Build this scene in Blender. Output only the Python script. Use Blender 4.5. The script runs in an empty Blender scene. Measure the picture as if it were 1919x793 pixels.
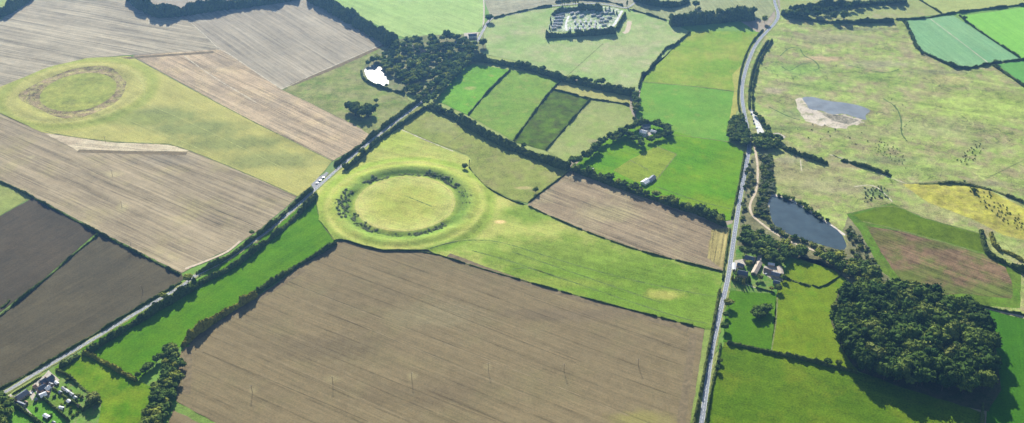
import bpy, bmesh, math, random
import numpy as np
from mathutils import Vector, Matrix
random.seed(7); RS = np.random.RandomState(7)
D = bpy.data; SC = bpy.context.scene; COL = SC.collection
# ------------------------------------------------------------------ camera, sky, sun
F = 2000.0; PIT = math.radians(34); CH = 840.0
cam = D.objects.new('camera', D.cameras.new('camera')); COL.objects.link(cam)
cam.location = (0, 0, CH); cam.rotation_euler = (math.pi/2 - PIT, 0, 0)
cam.data.sensor_width = 36; cam.data.lens = F/1919*36
cam.data.clip_start = 1; cam.data.clip_end = 60000
SC.camera = cam
def G(px, py, z=0.0):
    """the point at height z that the survey pixel (px, py) of the 1919x793 photograph shows"""
    u = px-959.5; v = 396.5-py
    Y = F*math.cos(PIT)+v*math.sin(PIT); Z = -F*math.sin(PIT)+v*math.cos(PIT)
    t = (CH-z)/-Z
    return (u*t, Y*t)
gx, gy = G(706, 143)
sund = Vector((gx, gy, CH)).normalized()              # mirror direction of the glaring pond
SEL = math.asin(sund.z); SAZ = math.atan2(sund.x, sund.y)
W = D.worlds.new('World'); SC.world = W; W.use_nodes = True
nt = W.node_tree; nt.nodes.clear()
sky = nt.nodes.new('ShaderNodeTexSky'); sky.sky_type = 'NISHITA'; sky.sun_disc = False
sky.sun_elevation = SEL; sky.sun_rotation = SAZ
bg = nt.nodes.new('ShaderNodeBackground'); bg.inputs[1].default_value = 0.05
wo = nt.nodes.new('ShaderNodeOutputWorld')
nt.links.new(sky.outputs[0], bg.inputs[0]); nt.links.new(bg.outputs[0], wo.inputs[0])
sl = D.lights.new('sun', 'SUN'); sl.energy = 5.0; sl.angle = math.radians(0.5); sl.color = (1, 0.95, 0.86)
so = D.objects.new('sun', sl); COL.objects.link(so); so.location = (0, 0, 1500)
so.rotation_euler = sund.to_track_quat('Z', 'Y').to_euler()
SC.view_settings.view_transform = 'Standard'; SC.view_settings.look = 'None'
SC.view_settings.exposure = 1.48; SC.view_settings.gamma = 1
SC.cycles.volume_bounces = 0; SC.cycles.max_bounces = 5; SC.cycles.transparent_max_bounces = 8
HAZE_DENS = 0.000085; HAZE_COL = (0.20, 0.46, 0.95); HAZE_G = 0.75
# ------------------------------------------------------------------ helpers
def tag(o, label=None, cat=None, group=None, kind=None):
    if label: o['label'] = label
    if cat: o['category'] = cat
    if group: o['group'] = group
    if kind: o['kind'] = kind
    return o
def link(name, me, mat=None, parent=None, loc=None):
    o = D.objects.new(name, me); COL.objects.link(o)
    if mat is not None and me is not None:
        for m in (mat if isinstance(mat, (list, tuple)) else [mat]): me.materials.append(m)
    if parent: o.parent = parent
    if loc is not None: o.location = loc
    return o
def mesh(name, v, f, smooth=False, mi=None):
    me = D.meshes.new(name); me.from_pydata([tuple(map(float, p)) for p in v], [], [tuple(map(int, q)) for q in f])
    if mi is not None: me.polygons.foreach_set('material_index', mi)
    if smooth: me.polygons.foreach_set('use_smooth', [True]*len(me.polygons))
    me.update(); return me
# relief of the two henges: plateau, ditch, bank, faint outer ditch
C1 = G(760, 383); C2 = G(145, 172)
def angd(a, b): return abs((a-b+math.pi) % (2*math.pi)-math.pi)
g1 = G(655, 345); g2 = G(866, 418)
GA = [math.atan2(g1[1]-C1[1], g1[0]-C1[0]), math.atan2(g2[1]-C1[1], g2[0]-C1[0])]
def bump(r, c, w): 
    t = abs(r-c)/w
    return 0 if t >= 1 else 0.5+0.5*math.cos(math.pi*t)
def H(x, y):
    z = 0
    for k, (c, s) in enumerate(((C1, .8), (C2, .35))):
        dx = x-c[0]; dy = y-c[1]; r = math.hypot(dx, dy)
        if r < 135:
            a = math.atan2(dy, dx)
            gap = 1.0
            if k == 0:
                for q in GA:
                    gap *= min(1, max(0, (angd(a, q)-.10)/.10))
            t = min(1, max(0, (136-r)/24)); z += s*3.2*t*t*(3-2*t)
            z += s*gap*(-2.4*bump(r, 79, 9)+2.6*bump(r, 96, 13))-0.9*s*bump(r, 122, 10)
    return z
def near_relief(pts):
    return any(math.hypot(p[0]-c[0], p[1]-c[1]) < 140 for p in pts for c in (C1, C2))
def inpoly(x, y, P):
    r = False; j = len(P)-1
    for i in range(len(P)):
        xi, yi = P[i]; xj, yj = P[j]
        if (yi > y) != (yj > y) and x < (xj-xi)*(y-yi)/(yj-yi)+xi: r = not r
        j = i
    return r
def resample(P, ds, closed=False):
    P = [Vector((p[0], p[1])) for p in P]
    if closed: P = P+[P[0]]
    out = []
    for a, b in zip(P[:-1], P[1:]):
        n = max(1, int(round((b-a).length/ds)))
        for i in range(n): out.append(a.lerp(b, i/n))
    if not closed: out.append(P[-1])
    return out
def smoothline(P, it=2):
    P = [Vector((p[0], p[1])) for p in P]
    for _ in range(it):
        Q = [P[0]]
        for a, b in zip(P[:-1], P[1:]): Q += [a.lerp(b, .25), a.lerp(b, .75)]
        Q.append(P[-1]); P = Q
    return P
LV = 0.03
def poly(name, px, mat, lvl=1, smooth=False, jit=0.8, relief=None, world=False):
    pts = px if world else [G(*p) for p in px]
    if smooth:
        P = [Vector(p) for p in pts]
        for _ in range(2):
            Q = []
            for a, b in zip(P, P[1:]+P[:1]): Q += [a.lerp(b, .25), a.lerp(b, .75)]
            P = Q
    else:
        P = resample(pts, 9, True)
    P = [(p[0]+random.uniform(-jit, jit), p[1]+random.uniform(-jit, jit)) for p in P]
    bm = bmesh.new()
    f = bm.faces.new([bm.verts.new((x, y, 0)) for x, y in P])
    f.normal_update()
    if f.normal.z < 0: f.normal_flip()
    bmesh.ops.triangulate(bm, faces=bm.faces[:])
    c = relief
    if c is not None:
        for ax in (0, 1):
            for k in range(-46, 47):
                co = [0, 0, 0]; co[ax] = c[ax]+k*3.0
                no = [0, 0, 0]; no[ax] = 1
                # only cut faces near the henge
                o = 1-ax
                fs = [g for g in bm.faces if min(v.co[ax] for v in g.verts) < co[ax] < max(v.co[ax] for v in g.verts)
                      and min(v.co[o] for v in g.verts) < c[o]+140 and max(v.co[o] for v in g.verts) > c[o]-140]
                if not fs: continue
                ge = set(fs)
                for g in fs: ge.update(g.edges); ge.update(g.verts)
                bmesh.ops.bisect_plane(bm, geom=list(ge), plane_co=co, plane_no=no, dist=1e-4)
        bmesh.ops.triangulate(bm, faces=[g for g in bm.faces if len(g.verts) > 4])
        for g in bm.faces: g.smooth = True
    for v in bm.verts: v.co.z = lvl*LV+(H(v.co.x, v.co.y) if c is not None else 0)
    me = D.meshes.new(name); bm.to_mesh(me); bm.free()
    o = link(name, me, mat); o['kind'] = 'structure'
    return o
def ribbon(name, px, w, mat, lvl=4, smooth=True, jit=0.15, dash=None, relief=False, kind='structure', off=0.0):
    P = [G(*p) for p in px]
    if smooth: P = smoothline(P)
    P = resample(P, 4 if not dash else dash/2)
    v = []; f = []
    for i, p in enumerate(P):
        a = P[max(0, i-1)]; b = P[min(len(P)-1, i+1)]
        t = (b-a).normalized(); n = Vector((-t.y, t.x))
        hw = w/2*(1+random.uniform(-jit, jit))
        for s in (-1, 1):
            q = p+n*(s*hw+off)
            v.append((q.x, q.y, lvl*LV+(H(q.x, q.y) if relief else 0)))
        if i and not (dash and i % 2 == 0): f.append((2*i-2, 2*i, 2*i+1, 2*i-1))
    me = mesh(name, v, f); me.flip_normals() if me.polygons and me.polygons[0].normal.z < 0 else None
    o = link(name, me, mat); o['kind'] = kind
    return o
# ------------------------------------------------------------------ materials
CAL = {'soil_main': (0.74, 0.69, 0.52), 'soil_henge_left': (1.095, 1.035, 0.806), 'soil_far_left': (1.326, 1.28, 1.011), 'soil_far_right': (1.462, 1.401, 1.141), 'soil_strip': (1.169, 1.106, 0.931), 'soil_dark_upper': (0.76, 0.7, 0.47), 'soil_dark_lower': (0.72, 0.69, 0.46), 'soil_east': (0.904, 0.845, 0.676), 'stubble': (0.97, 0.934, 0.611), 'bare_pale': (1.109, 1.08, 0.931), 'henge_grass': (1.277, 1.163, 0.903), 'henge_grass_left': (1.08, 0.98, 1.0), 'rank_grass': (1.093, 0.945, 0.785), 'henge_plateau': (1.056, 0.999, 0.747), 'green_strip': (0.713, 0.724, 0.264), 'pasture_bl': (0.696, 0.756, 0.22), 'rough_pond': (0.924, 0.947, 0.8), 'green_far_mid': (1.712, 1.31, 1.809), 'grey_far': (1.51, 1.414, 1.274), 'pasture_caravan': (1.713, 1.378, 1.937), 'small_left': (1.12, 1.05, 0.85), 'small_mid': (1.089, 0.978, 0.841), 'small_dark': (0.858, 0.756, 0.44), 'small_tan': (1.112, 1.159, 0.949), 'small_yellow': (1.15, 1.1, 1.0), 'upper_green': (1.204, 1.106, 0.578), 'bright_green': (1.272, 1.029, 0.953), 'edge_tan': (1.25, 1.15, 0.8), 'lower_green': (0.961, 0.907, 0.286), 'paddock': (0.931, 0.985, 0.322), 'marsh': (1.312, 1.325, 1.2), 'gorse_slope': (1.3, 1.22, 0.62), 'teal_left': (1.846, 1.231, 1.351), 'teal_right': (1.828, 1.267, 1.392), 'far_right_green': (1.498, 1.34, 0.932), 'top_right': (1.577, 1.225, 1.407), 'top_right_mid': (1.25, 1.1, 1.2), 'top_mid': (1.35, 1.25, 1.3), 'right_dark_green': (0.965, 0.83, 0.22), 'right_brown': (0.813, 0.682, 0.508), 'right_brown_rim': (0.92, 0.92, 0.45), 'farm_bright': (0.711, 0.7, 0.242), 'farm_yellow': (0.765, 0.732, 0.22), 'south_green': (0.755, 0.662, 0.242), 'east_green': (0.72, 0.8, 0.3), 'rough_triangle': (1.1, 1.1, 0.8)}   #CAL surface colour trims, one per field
class NB:
    def __init__(s, name):
        s.m = D.materials.new(name); s.m.use_nodes = True; s.t = s.m.node_tree; s.t.nodes.clear()
        s.out = s.t.nodes.new('ShaderNodeOutputMaterial')
    def n(s, ty, **k):
        q = s.t.nodes.new(ty)
        for a, b in k.items(): setattr(q, a, b)
        return q
    def l(s, a, b): s.t.links.new(a, b)
    def put(s, sock, v):
        if isinstance(v, (int, float)): sock.default_value = v
        elif isinstance(v, (tuple, list)):
            sock.default_value = (list(v)+[1])[:len(sock.default_value)] if len(v) < len(sock.default_value) else v
        else: s.l(v, sock)
    def math(s, op, a, b=0.0, c=None, clamp=False):
        q = s.n('ShaderNodeMath', operation=op, use_clamp=clamp)
        s.put(q.inputs[0], a); s.put(q.inputs[1], b)
        if c is not None: s.put(q.inputs[2], c)
        return q.outputs[0]
    def vm(s, op, a, b=None, sc=None):
        q = s.n('ShaderNodeVectorMath', operation=op); s.put(q.inputs[0], a)
        if b is not None: s.put(q.inputs[1], b)
        if sc is not None: s.put(q.inputs[3], sc)
        return q.outputs['Value'] if op in ('DOT_PRODUCT', 'LENGTH', 'DISTANCE') else q.outputs[0]
    def noise(s, vec, scale, detail=3, rough=.55):
        q = s.n('ShaderNodeTexNoise'); s.l(vec, q.inputs['Vector'])
        q.inputs['Scale'].default_value = scale; q.inputs['Detail'].default_value = detail; q.inputs['Roughness'].default_value = rough
        return q.outputs[0]
    def mr(s, v, a, b, c=0.0, d=1.0):
        q = s.n('ShaderNodeMapRange'); s.put(q.inputs[0], v)
        for i, x in enumerate((a, b, c, d)): q.inputs[i+1].default_value = x
        return q.outputs[0]
    def mix(s, f, a, b):
        q = s.n('ShaderNodeMix', data_type='RGBA'); s.put(q.inputs[0], f)
        s.put(q.inputs[6], a); s.put(q.inputs[7], b); return q.outputs[2]
    def surf(s, col, rough=.9, spec=.2, bump=None, bd=1.0):
        p = s.n('ShaderNodeBsdfPrincipled'); s.put(p.inputs['Base Color'], col); s.put(p.inputs['Roughness'], rough)
        p.inputs['Specular IOR Level'].default_value = spec
        if bump is not None:
            b = s.n('ShaderNodeBump'); b.inputs['Strength'].default_value = 1; b.inputs['Distance'].default_value = bd
            s.l(bump, b.inputs['Height']); s.l(b.outputs[0], p.inputs['Normal'])
        s.l(p.outputs[0], s.out.inputs[0]); return s.m
FM = {}
def field(name, a, b, d=None, streak=0.0, sp=4.0, tram=0.0, tsp=24.0, mott=1.0, ms=1/80, grain=.16, gs=.45,
          blobs=(), rings=None, rc=None, c=None, cs=1/22, ct=.56, bumpd=0.0, mid=.22, contour=0):
    q = NB(name); tc = q.n('ShaderNodeTexCoord').outputs['Object']
    seed = random.uniform(0, 500)
    pos = q.vm('ADD', tc, (seed, seed*.7, 0))
    wob = q.noise(pos, 1/25, 5, .65)
    f = q.mr(q.noise(pos, ms, 5, .6), .36, .64, 0, mott)
    col = q.mix(f, a, b)
    if c is not None:
        col = q.mix(q.mr(q.noise(pos, cs, 5, .65), ct-.05, ct+.12, 0, .85), col, c)
    br = q.math('MULTIPLY_ADD', q.mr(q.noise(pos, gs, 4, .7), .3, .7, -1, 1), grain*1.9, 1.0)
    br = q.math('MULTIPLY_ADD', q.mr(q.noise(pos, 1/12, 5, .65), .33, .67, -1, 1), mid*.8, br)
    br = q.math('MULTIPLY_ADD', q.mr(q.noise(pos, 1/55, 4, .6), .36, .64, -1, 1), mid*.45, br)
    if contour:
        cv = q.math('FRACT', q.math('MULTIPLY', q.noise(pos, 1/95, 3, .5), contour))
        cl = q.math('MULTIPLY', q.mr(cv, .0, .10, 1, 0), q.mr(q.noise(pos, 1/60, 2), .45, .6))
        br = q.math('MULTIPLY_ADD', cl, -.5, br)
        cl2 = q.math('MULTIPLY', q.mr(q.math('ABSOLUTE', q.math('SUBTRACT', cv, .22)), .0, .10, 1, 0), q.mr(q.noise(pos, 1/50, 2), .42, .6))
        br = q.math('MULTIPLY_ADD', cl2, .35, br)
    if d is not None:
        p0 = G(*d[0]); p1 = G(*d[1]); t = Vector((p1[0]-p0[0], p1[1]-p0[1])).normalized()
        u = q.vm('DOT_PRODUCT', pos, (-t.y, t.x, 0)); v = q.vm('DOT_PRODUCT', pos, (t.x, t.y, 0))
        u = q.math('MULTIPLY_ADD', q.math('SUBTRACT', q.noise(pos, 1/160, 2), .5), 5.0, u)
        cb = q.n('ShaderNodeCombineXYZ'); q.l(q.math('DIVIDE', u, sp), cb.inputs[0]); q.l(q.math('DIVIDE', v, sp*45), cb.inputs[1])
        s1 = q.noise(cb.outputs[0], 1.0, 3, .7)
        cb2 = q.n('ShaderNodeCombineXYZ'); q.l(q.math('DIVIDE', u, sp*5), cb2.inputs[0]); q.l(q.math('DIVIDE', v, sp*70), cb2.inputs[1])
        s2 = q.noise(cb2.outputs[0], 1.0, 2, .5)
        br = q.math('MULTIPLY_ADD', q.mr(s1, .34, .66, -1, 1), streak*1.9, br)
        br = q.math('MULTIPLY_ADD', q.mr(s2, .35, .65, -1, 1), streak*.8, br)
        if tram:
            fr = q.math('FRACT', q.math('DIVIDE', u, tsp))
            ln = q.mr(q.math('ABSOLUTE', q.math('SUBTRACT', fr, .5)), .445, .475)
            nn = q.mr(q.noise(pos, 1/40, 2), .35, .6)
            br = q.math('MULTIPLY_ADD', q.math('MULTIPLY', ln, nn), -tram, br)
    for bl in blobs:
        bx, by, rx, ry, bc, st = bl
        g0 = G(bx, by)
        dd = q.vm('LENGTH', q.vm('MULTIPLY', q.vm('SUBTRACT', tc, (g0[0], g0[1], 0)), (1/rx, 1/ry, 0)))
        dd = q.math('MULTIPLY_ADD', q.math('SUBTRACT', wob, .5), 1.6, dd)
        col = q.mix(q.mr(dd, 1.15, .45, 0, st), col, bc)
    if rings is not None:
        dd = q.vm('LENGTH', q.vm('MULTIPLY', q.vm('SUBTRACT', tc, (rc[0], rc[1], 0)), (1, 1, 0)))
        dd = q.math('MULTIPLY_ADD', q.math('SUBTRACT', q.noise(pos, 1/30, 2), .5), 8, dd)
        rp = q.n('ShaderNodeValToRGB'); q.l(q.math('DIVIDE', dd, 200.0), rp.inputs[0])
        el = rp.color_ramp.elements
        while len(el) > 1: el.remove(el[-1])
        el[0].position = 0; el[0].color = (*rings[0][1], 1)
        for r, cc in rings[1:]:
            e = el.new(r/200); e.color = (*cc, 1)
        col = q.vm('MULTIPLY', col, rp.outputs[0])
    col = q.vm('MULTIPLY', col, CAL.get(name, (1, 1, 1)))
    col = q.vm('SCALE', col, sc=q.math('MAXIMUM', br, .2))
    bh = q.noise(pos, .6, 3) if bumpd else None
    m = q.surf(col, 1.0, 0.0, bh, bumpd or 1)
    FM[name] = m; return m
def leafmat(name, cols, trans=.3):
    q = NB(name); rnd = q.n('ShaderNodeObjectInfo').outputs['Random']
    rp = q.n('ShaderNodeValToRGB'); q.l(rnd, rp.inputs[0]); el = rp.color_ramp.elements
    rp.color_ramp.interpolation = 'LINEAR'
    n = len(cols)
    el[0].position = 0; el[0].color = (*cols[0], 1); el[1].position = 1; el[1].color = (*cols[-1], 1)
    for i in range(1, n-1): e = el.new(i/(n-1)); e.color = (*cols[i], 1)
    tc = q.n('ShaderNodeNewGeometry').outputs['Position']
    v = q.math('MULTIPLY_ADD', q.math('SUBTRACT', q.noise(tc, .35, 3, .65), .5), 2.2, 1.0)
    v2 = q.math('MULTIPLY_ADD', q.math('SUBTRACT', q.noise(tc, .05, 2), .5), 1.0, v)
    col = q.vm('SCALE', rp.outputs[0], sc=q.math('MAXIMUM', v2, .25))
    df = q.n('ShaderNodeBsdfDiffuse'); tr = q.n('ShaderNodeBsdfTranslucent'); mx = q.n('ShaderNodeMixShader')
    q.l(col, df.inputs[0]); q.l(q.vm('MULTIPLY', col, (1.3, 1.3, .6)), tr.inputs[0]); mx.inputs[0].default_value = trans
    q.l(df.outputs[0], mx.inputs[1]); q.l(tr.outputs[0], mx.inputs[2]); q.l(mx.outputs[0], q.out.inputs[0])
    return q.m
def plain(name, col, rough=.9, spec=.0, var=.15, sc=.8):
    q = NB(name); tc = q.n('ShaderNodeNewGeometry').outputs['Position']
    br = q.math('MULTIPLY_ADD', q.math('SUBTRACT', q.noise(tc, sc, 4, .65), .5), var*5, 1.0)
    return q.surf(q.vm('SCALE', col, sc=br), rough, spec)
LF = {
 'dark':  leafmat('leaves_dark', [(.040,.075,.016), (.060,.100,.022), (.080,.120,.026), (.10,.135,.028), (.055,.09,.03)], .12),
 'wood':  leafmat('leaves_wood', [(.022,.045,.012), (.035,.066,.015), (.052,.090,.018), (.085,.125,.024), (.038,.065,.016), (.06,.10,.02), (.12,.15,.03)], .10),
 'olive': leafmat('leaves_olive', [(.10,.14,.03), (.14,.18,.035), (.13,.15,.04), (.18,.20,.05)], .15),
 'yellow':leafmat('leaves_yellow', [(.25,.26,.045), (.20,.23,.04), (.28,.25,.05), (.17,.22,.035)], .25),
 'grey':  leafmat('leaves_grey', [(.15,.18,.10), (.17,.19,.11), (.13,.16,.08), (.19,.20,.12)], .3),
 'pine':  leafmat('leaves_conifer', [(.022,.045,.020), (.03,.055,.022), (.035,.06,.02)], .1),
}
HL = {'dark': leafmat('hedge_dark', [(.075,.105,.028), (.10,.13,.032)], .12),
      'warm': leafmat('hedge_warm', [(.19,.20,.035), (.22,.21,.04)], .2),
      'light': leafmat('hedge_light', [(.10,.14,.04), (.13,.15,.05)])}
BARK = plain('bark', (.09, .07, .05))
# ------------------------------------------------------------------ fields
soil = (.255,.215,.150); soil2 = (.195,.165,.118); soilg = (.20,.19,.175); pale = (.36,.31,.23)
grs = (.085,.19,.022); grs2 = (.12,.22,.03); ygr = (.22,.26,.065); ygr2 = (.30,.31,.10); rgh = (.16,.19,.06); tan_ = (.24,.22,.12)
q = NB('countryside_patchwork'); tcq = q.n('ShaderNodeTexCoord').outputs['Object']
vo = q.n('ShaderNodeTexVoronoi', feature='F1'); q.l(tcq, vo.inputs['Vector']); vo.inputs['Scale'].default_value = 1/260
rp = q.n('ShaderNodeValToRGB'); sx = q.n('ShaderNodeSeparateXYZ'); q.l(vo.outputs['Color'], sx.inputs[0]); q.l(sx.outputs[0], rp.inputs[0])
rp.color_ramp.interpolation = 'CONSTANT'
el = rp.color_ramp.elements; el[0].color = (*grs2, 1); el[1].position = .75; el[1].color = (*soil, 1)
for p_, c_ in ((.25, (.13,.20,.05)), (.5, ygr)): e = el.new(p_); e.color = (*c_, 1)
gm = q.surf(q.vm('SCALE', rp.outputs[0], sc=q.math('MULTIPLY_ADD', q.noise(tcq, 1/15, 5, .65), .8, .6)), .95, .1)
gnd = link('ground', mesh('ground', [(-15000, -8000, -.3), (15000, -8000, -.3), (15000, 22000, -.3), (-15000, 22000, -.3)], [(0, 1, 2, 3)]), gm)
gnd['kind'] = 'structure'
SD = ((480, 530), (960, 722)); SL = ((200, 340), (440, 445)); SU = ((0, 62), (200, 100)); SR = ((500, 20), (640, 105))
wl = lambda x, y, r=12: (x+random.uniform(-3,3), y+random.uniform(-2,2), r*random.uniform(.5,1.1), r*random.uniform(.5,.9), (.36,.33,.22), .5)
m = field('soil_main', soil, soil2, SD, .075, 2.6, .26, 26, mott=.75, ms=1/110, c=(.23,.205,.135), cs=1/60, ct=.55, mid=.12, grain=.10,
     blobs=[wl(625, 712, 14), wl(772, 706, 12), wl(916, 688, 11), wl(475, 730, 9), (820, 590, 70, 30, (.27,.25,.18), .5), (610, 650, 80, 25, (.155,.13,.10), .55),
            (1205, 785, 40, 14, (.29,.28,.12), .8), (780, 740, 90, 25, (.17,.14,.105), .5), (1080, 590, 100, 14, (.185,.155,.125), .6)])
poly('ploughed_field', [(630,453),(648,451),(684,463),(718,470),(800,470),(888,499),(960,520),(1096,558),(1215,589),(1321,617),(1311,686),(1294,793),(1233,1150),(650,1150),(405,793),(330,752),(333,700),(340,660),(400,615),(480,560),(560,500)], m, 2)
m = field('soil_henge_left', (.255,.22,.175), (.21,.18,.145), SL, .17, 3.6, .26, 24, mott=.8, c=(.25,.225,.15), cs=1/60, mid=.12, grain=.1,
     blobs=[wl(212, 325, 15), wl(230, 388, 16), wl(58, 296, 6), (310, 300, 50, 20, (.18,.165,.15), .5)])
poly('ploughed_field', [(-80,180),(0,213),(78,248),(204,267),(317,271),(357,283),(480,334),(557,368),(548,378),(480,435),(439,461),(347,508),(340,512),(184,432),(61,367),(0,338),(-80,300)], m, 2)
m = field('soil_far_left', (.24,.215,.185), (.20,.18,.155), SU, .18, 4.4, .22, 28, mid=.12, grain=.1, mott=.8)
poly('ploughed_field', [(-100,60),(0,38),(50,0),(90,-70),(230,-60),(250,0),(303,33),(354,36),(408,90),(405,93),(248,103),(163,109),(92,126),(0,163),(-100,205)], m, 2)
m = field('soil_far_right', (.205,.185,.160), (.175,.16,.14), SR, .13, 4.4, .22, 26, mid=.10, grain=.08, mott=.8)
poly('ploughed_field', [(354,36),(303,33),(480,8),(570,-20),(600,5),(735,78),(718,84),(528,168),(480,136),(419,94),(408,90)], m, 2)
m = field('soil_strip', (.32,.26,.19), (.23,.195,.15), ((330,120),(560,230)), .16, 3.8, .2, 24, mott=.9, c=(.36,.30,.20), cs=1/45, mid=.14)
poly('ploughed_field', [(248,104),(405,93),(419,94),(480,136),(528,168),(580,192),(637,221),(660,232),(692,252),(680,268),(623,302),(480,232)], m, 3)
m = field('soil_dark_upper', (.105,.092,.085), (.085,.078,.075), ((0,520),(150,430)), .05, 4, .05, 24, mid=.12, grain=.12)
poly('ploughed_field', [(-320,560),(-60,440),(0,405),(61,371),(184,434),(82,522),(0,585),(-320,760)], m, 3)
m = field('soil_dark_lower', (.125,.110,.095), (.100,.090,.082), ((160,600),(330,500)), .06, 4, .05, 24, mid=.12, grain=.12)
poly('ploughed_field', [(184,437),(340,513),(344,524),(163,636),(0,728),(-320,900),(-320,765),(0,590),(82,526)], m, 3)
m = field('soil_east', (.27,.225,.17), (.21,.175,.135), ((1060,370),(1320,470)), .17, 3.4, .22, 24, mid=.14, c=(.30,.27,.19), cs=1/50,
     blobs=[(1140,400,45,22,(.34,.32,.20),.6), (1220,450,60,18,(.17,.15,.12),.4)])
poly('ploughed_field', [(1069,320),(1120,335),(1164,353),(1266,391),(1345,420),(1370,428),(1357,508),(1287,492),(1198,470),(1096,433),(987,385)], m, 2)
m = field('stubble', (.33,.29,.17), (.26,.22,.14), ((1350,430),(1340,500)), .2, 3, .2, 9)
poly('stubble_strip', [(1334,430),(1370,428),(1357,506),(1325,484)], m, 3)
m = field('bare_pale', (.42,.37,.28), (.34,.28,.21), ((120,262),(300,280)), .1, 4)
poly('bare_headland', [(84,250),(204,267),(317,271),(355,283),(218,284),(146,283)], m, 3)
# henge fields
RG = [(0,(.95,.93,.85)),(40,(.98,.98,.9)),(62,(1.12,1.1,1.25)),(69,(1.3,1.2,1.3)),(72,(.8,.92,.7)),(78,(.45,.62,.45)),(86,(.5,.7,.5)),(92,(.72,.9,.72)),(104,(.95,1,.8)),(110,(1.12,1.1,1.1)),(118,(.75,.9,.6)),(126,(.8,.95,.65)),(133,(1.1,1.08,1.1)),(150,(1,1,1))]
m = field('henge_grass', (.215,.265,.075), (.275,.295,.105), ((745,370),(870,400)), .05, 4, 0, mott=1, ms=1/35, c=(.20,.25,.075), cs=1/12, ct=.53, rings=RG, rc=C1, mid=.22,
     blobs=[(1150,520,230,90,(.088,.165,.020),.9), (1280,580,200,80,(.092,.17,.022),.9), (1000,400,60,30,(.11,.19,.03),.85), (1050,470,130,40,(.12,.19,.035),.8), (960,480,70,16,(.12,.185,.035),.6), (1010,530,120,14,(.17,.22,.05),.6),
            (937,416,9,5,(.45,.36,.20),.95), (1245,552,30,12,(.27,.27,.09),.7), (880,460,60,20,(.15,.24,.05),.6), (720,262,60,40,(.21,.28,.06),.7),(610,330,25,25,(.17,.25,.06),.6)])
poly('henge_field', [(745,238),(803,266),(875,293),(883,298),(878,316),(912,353),(960,378),(987,385),(1096,433),(1198,470),(1287,492),(1357,509),(1351,535),(1334,617),(1321,617),(1215,589),(1096,558),(960,520),(888,499),(800,470),(718,470),(684,463),(648,451),(626,450),(598,412),(592,364),(600,345),(640,313),(690,270)], m, 3, relief=C1)
RG2 = [(0,(.9,.97,.8)),(50,(.85,.95,.75)),(64,(.95,1,.9)),(70,(1,1,1)),(100,(1,1,1)),(108,(1.05,1.05,1.05)),(114,(.9,.97,.8)),(122,(.78,.9,.68)),(130,(.85,.95,.75)),(138,(1.05,1.05,1)),(150,(1,1,1))]
m = field('henge_grass_left', (.29,.31,.09), (.33,.335,.10), ((250,170),(560,310)), .05, 5, 0, mott=1, ms=1/45, c=(.26,.27,.09), cs=1/12, ct=.5, rings=RG2, rc=C2, mid=.2,
     blobs=[(300,215,80,32,(.165,.205,.065),.85),(360,240,90,32,(.165,.205,.065),.85),(430,268,110,30,(.17,.205,.065),.85),(510,300,90,28,(.18,.215,.07),.85),(250,225,70,25,(.20,.245,.065),.7),(120,190,60,30,(.22,.27,.07),.5)])
poly('henge_field', [(-56,188),(0,163),(92,126),(163,109),(245,105),(480,231),(623,302),(585,347),(557,368),(480,333),(357,282),(317,270),(204,266),(78,248),(0,212)], m, 3, relief=C2)
m = field('rank_grass', (.24,.21,.14), (.17,.16,.10), None, mott=1, ms=1/14, c=(.25,.27,.11), cs=1/10, ct=.5, mid=.45, grain=.3, rc=None)
ring = [(28,184),(60,160),(100,142),(150,128),(192,125),(216,131),(243,158),(222,193),(165,220),(136,224),(115,226),(60,200)]
plat = [(72,184),(86,163),(118,146),(158,137),(200,140),(222,158),(214,180),(184,200),(142,211),(104,209),(80,198)]
poly('rank_grass_ring', ring, m, 4, relief=C2, smooth=True, jit=1.5)
m2 = field('henge_plateau', (.26,.28,.09), (.20,.24,.07), None, mott=1, ms=1/30, c=(.17,.18,.08), cs=1/20, ct=.6)
poly('henge_plateau', plat, m2, 5, relief=C2, smooth=True, jit=.6)
# greens
def g(name, pxs, a, b, lvl=1, nm='pasture', **k):
    return poly(nm, pxs, field(name, a, b, **k), lvl)
g('green_strip', [(592,366),(598,412),(626,450),(628,454),(480,552),(340,648),(306,664),(272,700),(255,714),(150,660),(163,640),(240,600),(344,540),(430,490),(548,400)], (.085,.215,.018), (.115,.235,.024), 1, d=((250,660),(600,420)), streak=.05, tram=.06, tsp=30, c=(.075,.175,.02), ct=.6, mid=.14, ms=1/50)
g('pasture_bl', [(100,690),(146,662),(255,712),(292,728),(262,793),(150,1150),(60,1150),(160,793),(191,754)], (.10,.205,.025), (.20,.26,.055), 1, ms=1/22, mott=.9)
g('corner_left', [(-120,420),(-60,320),(0,338),(61,368),(0,404),(-60,440)], (.19,.23,.06), (.24,.26,.08), 2)
g('verge_bottom', [(330,753),(405,793),(650,1150),(230,1150),(311,793)], (.11,.19,.035), (.16,.21,.05), 2)
poly('ploughed_field', [(326,768),(385,800),(570,1150),(240,1150),(314,800)], FM['soil_main'], 3)
g('rough_pond', [(528,168),(718,84),(745,78),(745,110),(700,120),(676,135),(680,152),(700,163),(759,178),(770,190),(732,230),(690,252),(660,232),(637,221),(580,192)], (.17,.20,.06), (.24,.23,.11), 2, nm='rough_pasture', ms=1/30, c=(.13,.20,.04), mid=.3)
g('green_far_mid', [(575,-60),(600,-10),(742,66),(759,71),(892,62),(909,41),(905,0),(900,-180)], (.15,.27,.06), (.17,.29,.07), 2, d=((640,0),(800,62)), streak=.05, sp=5, tram=.16, tsp=20, mid=.12)
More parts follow.
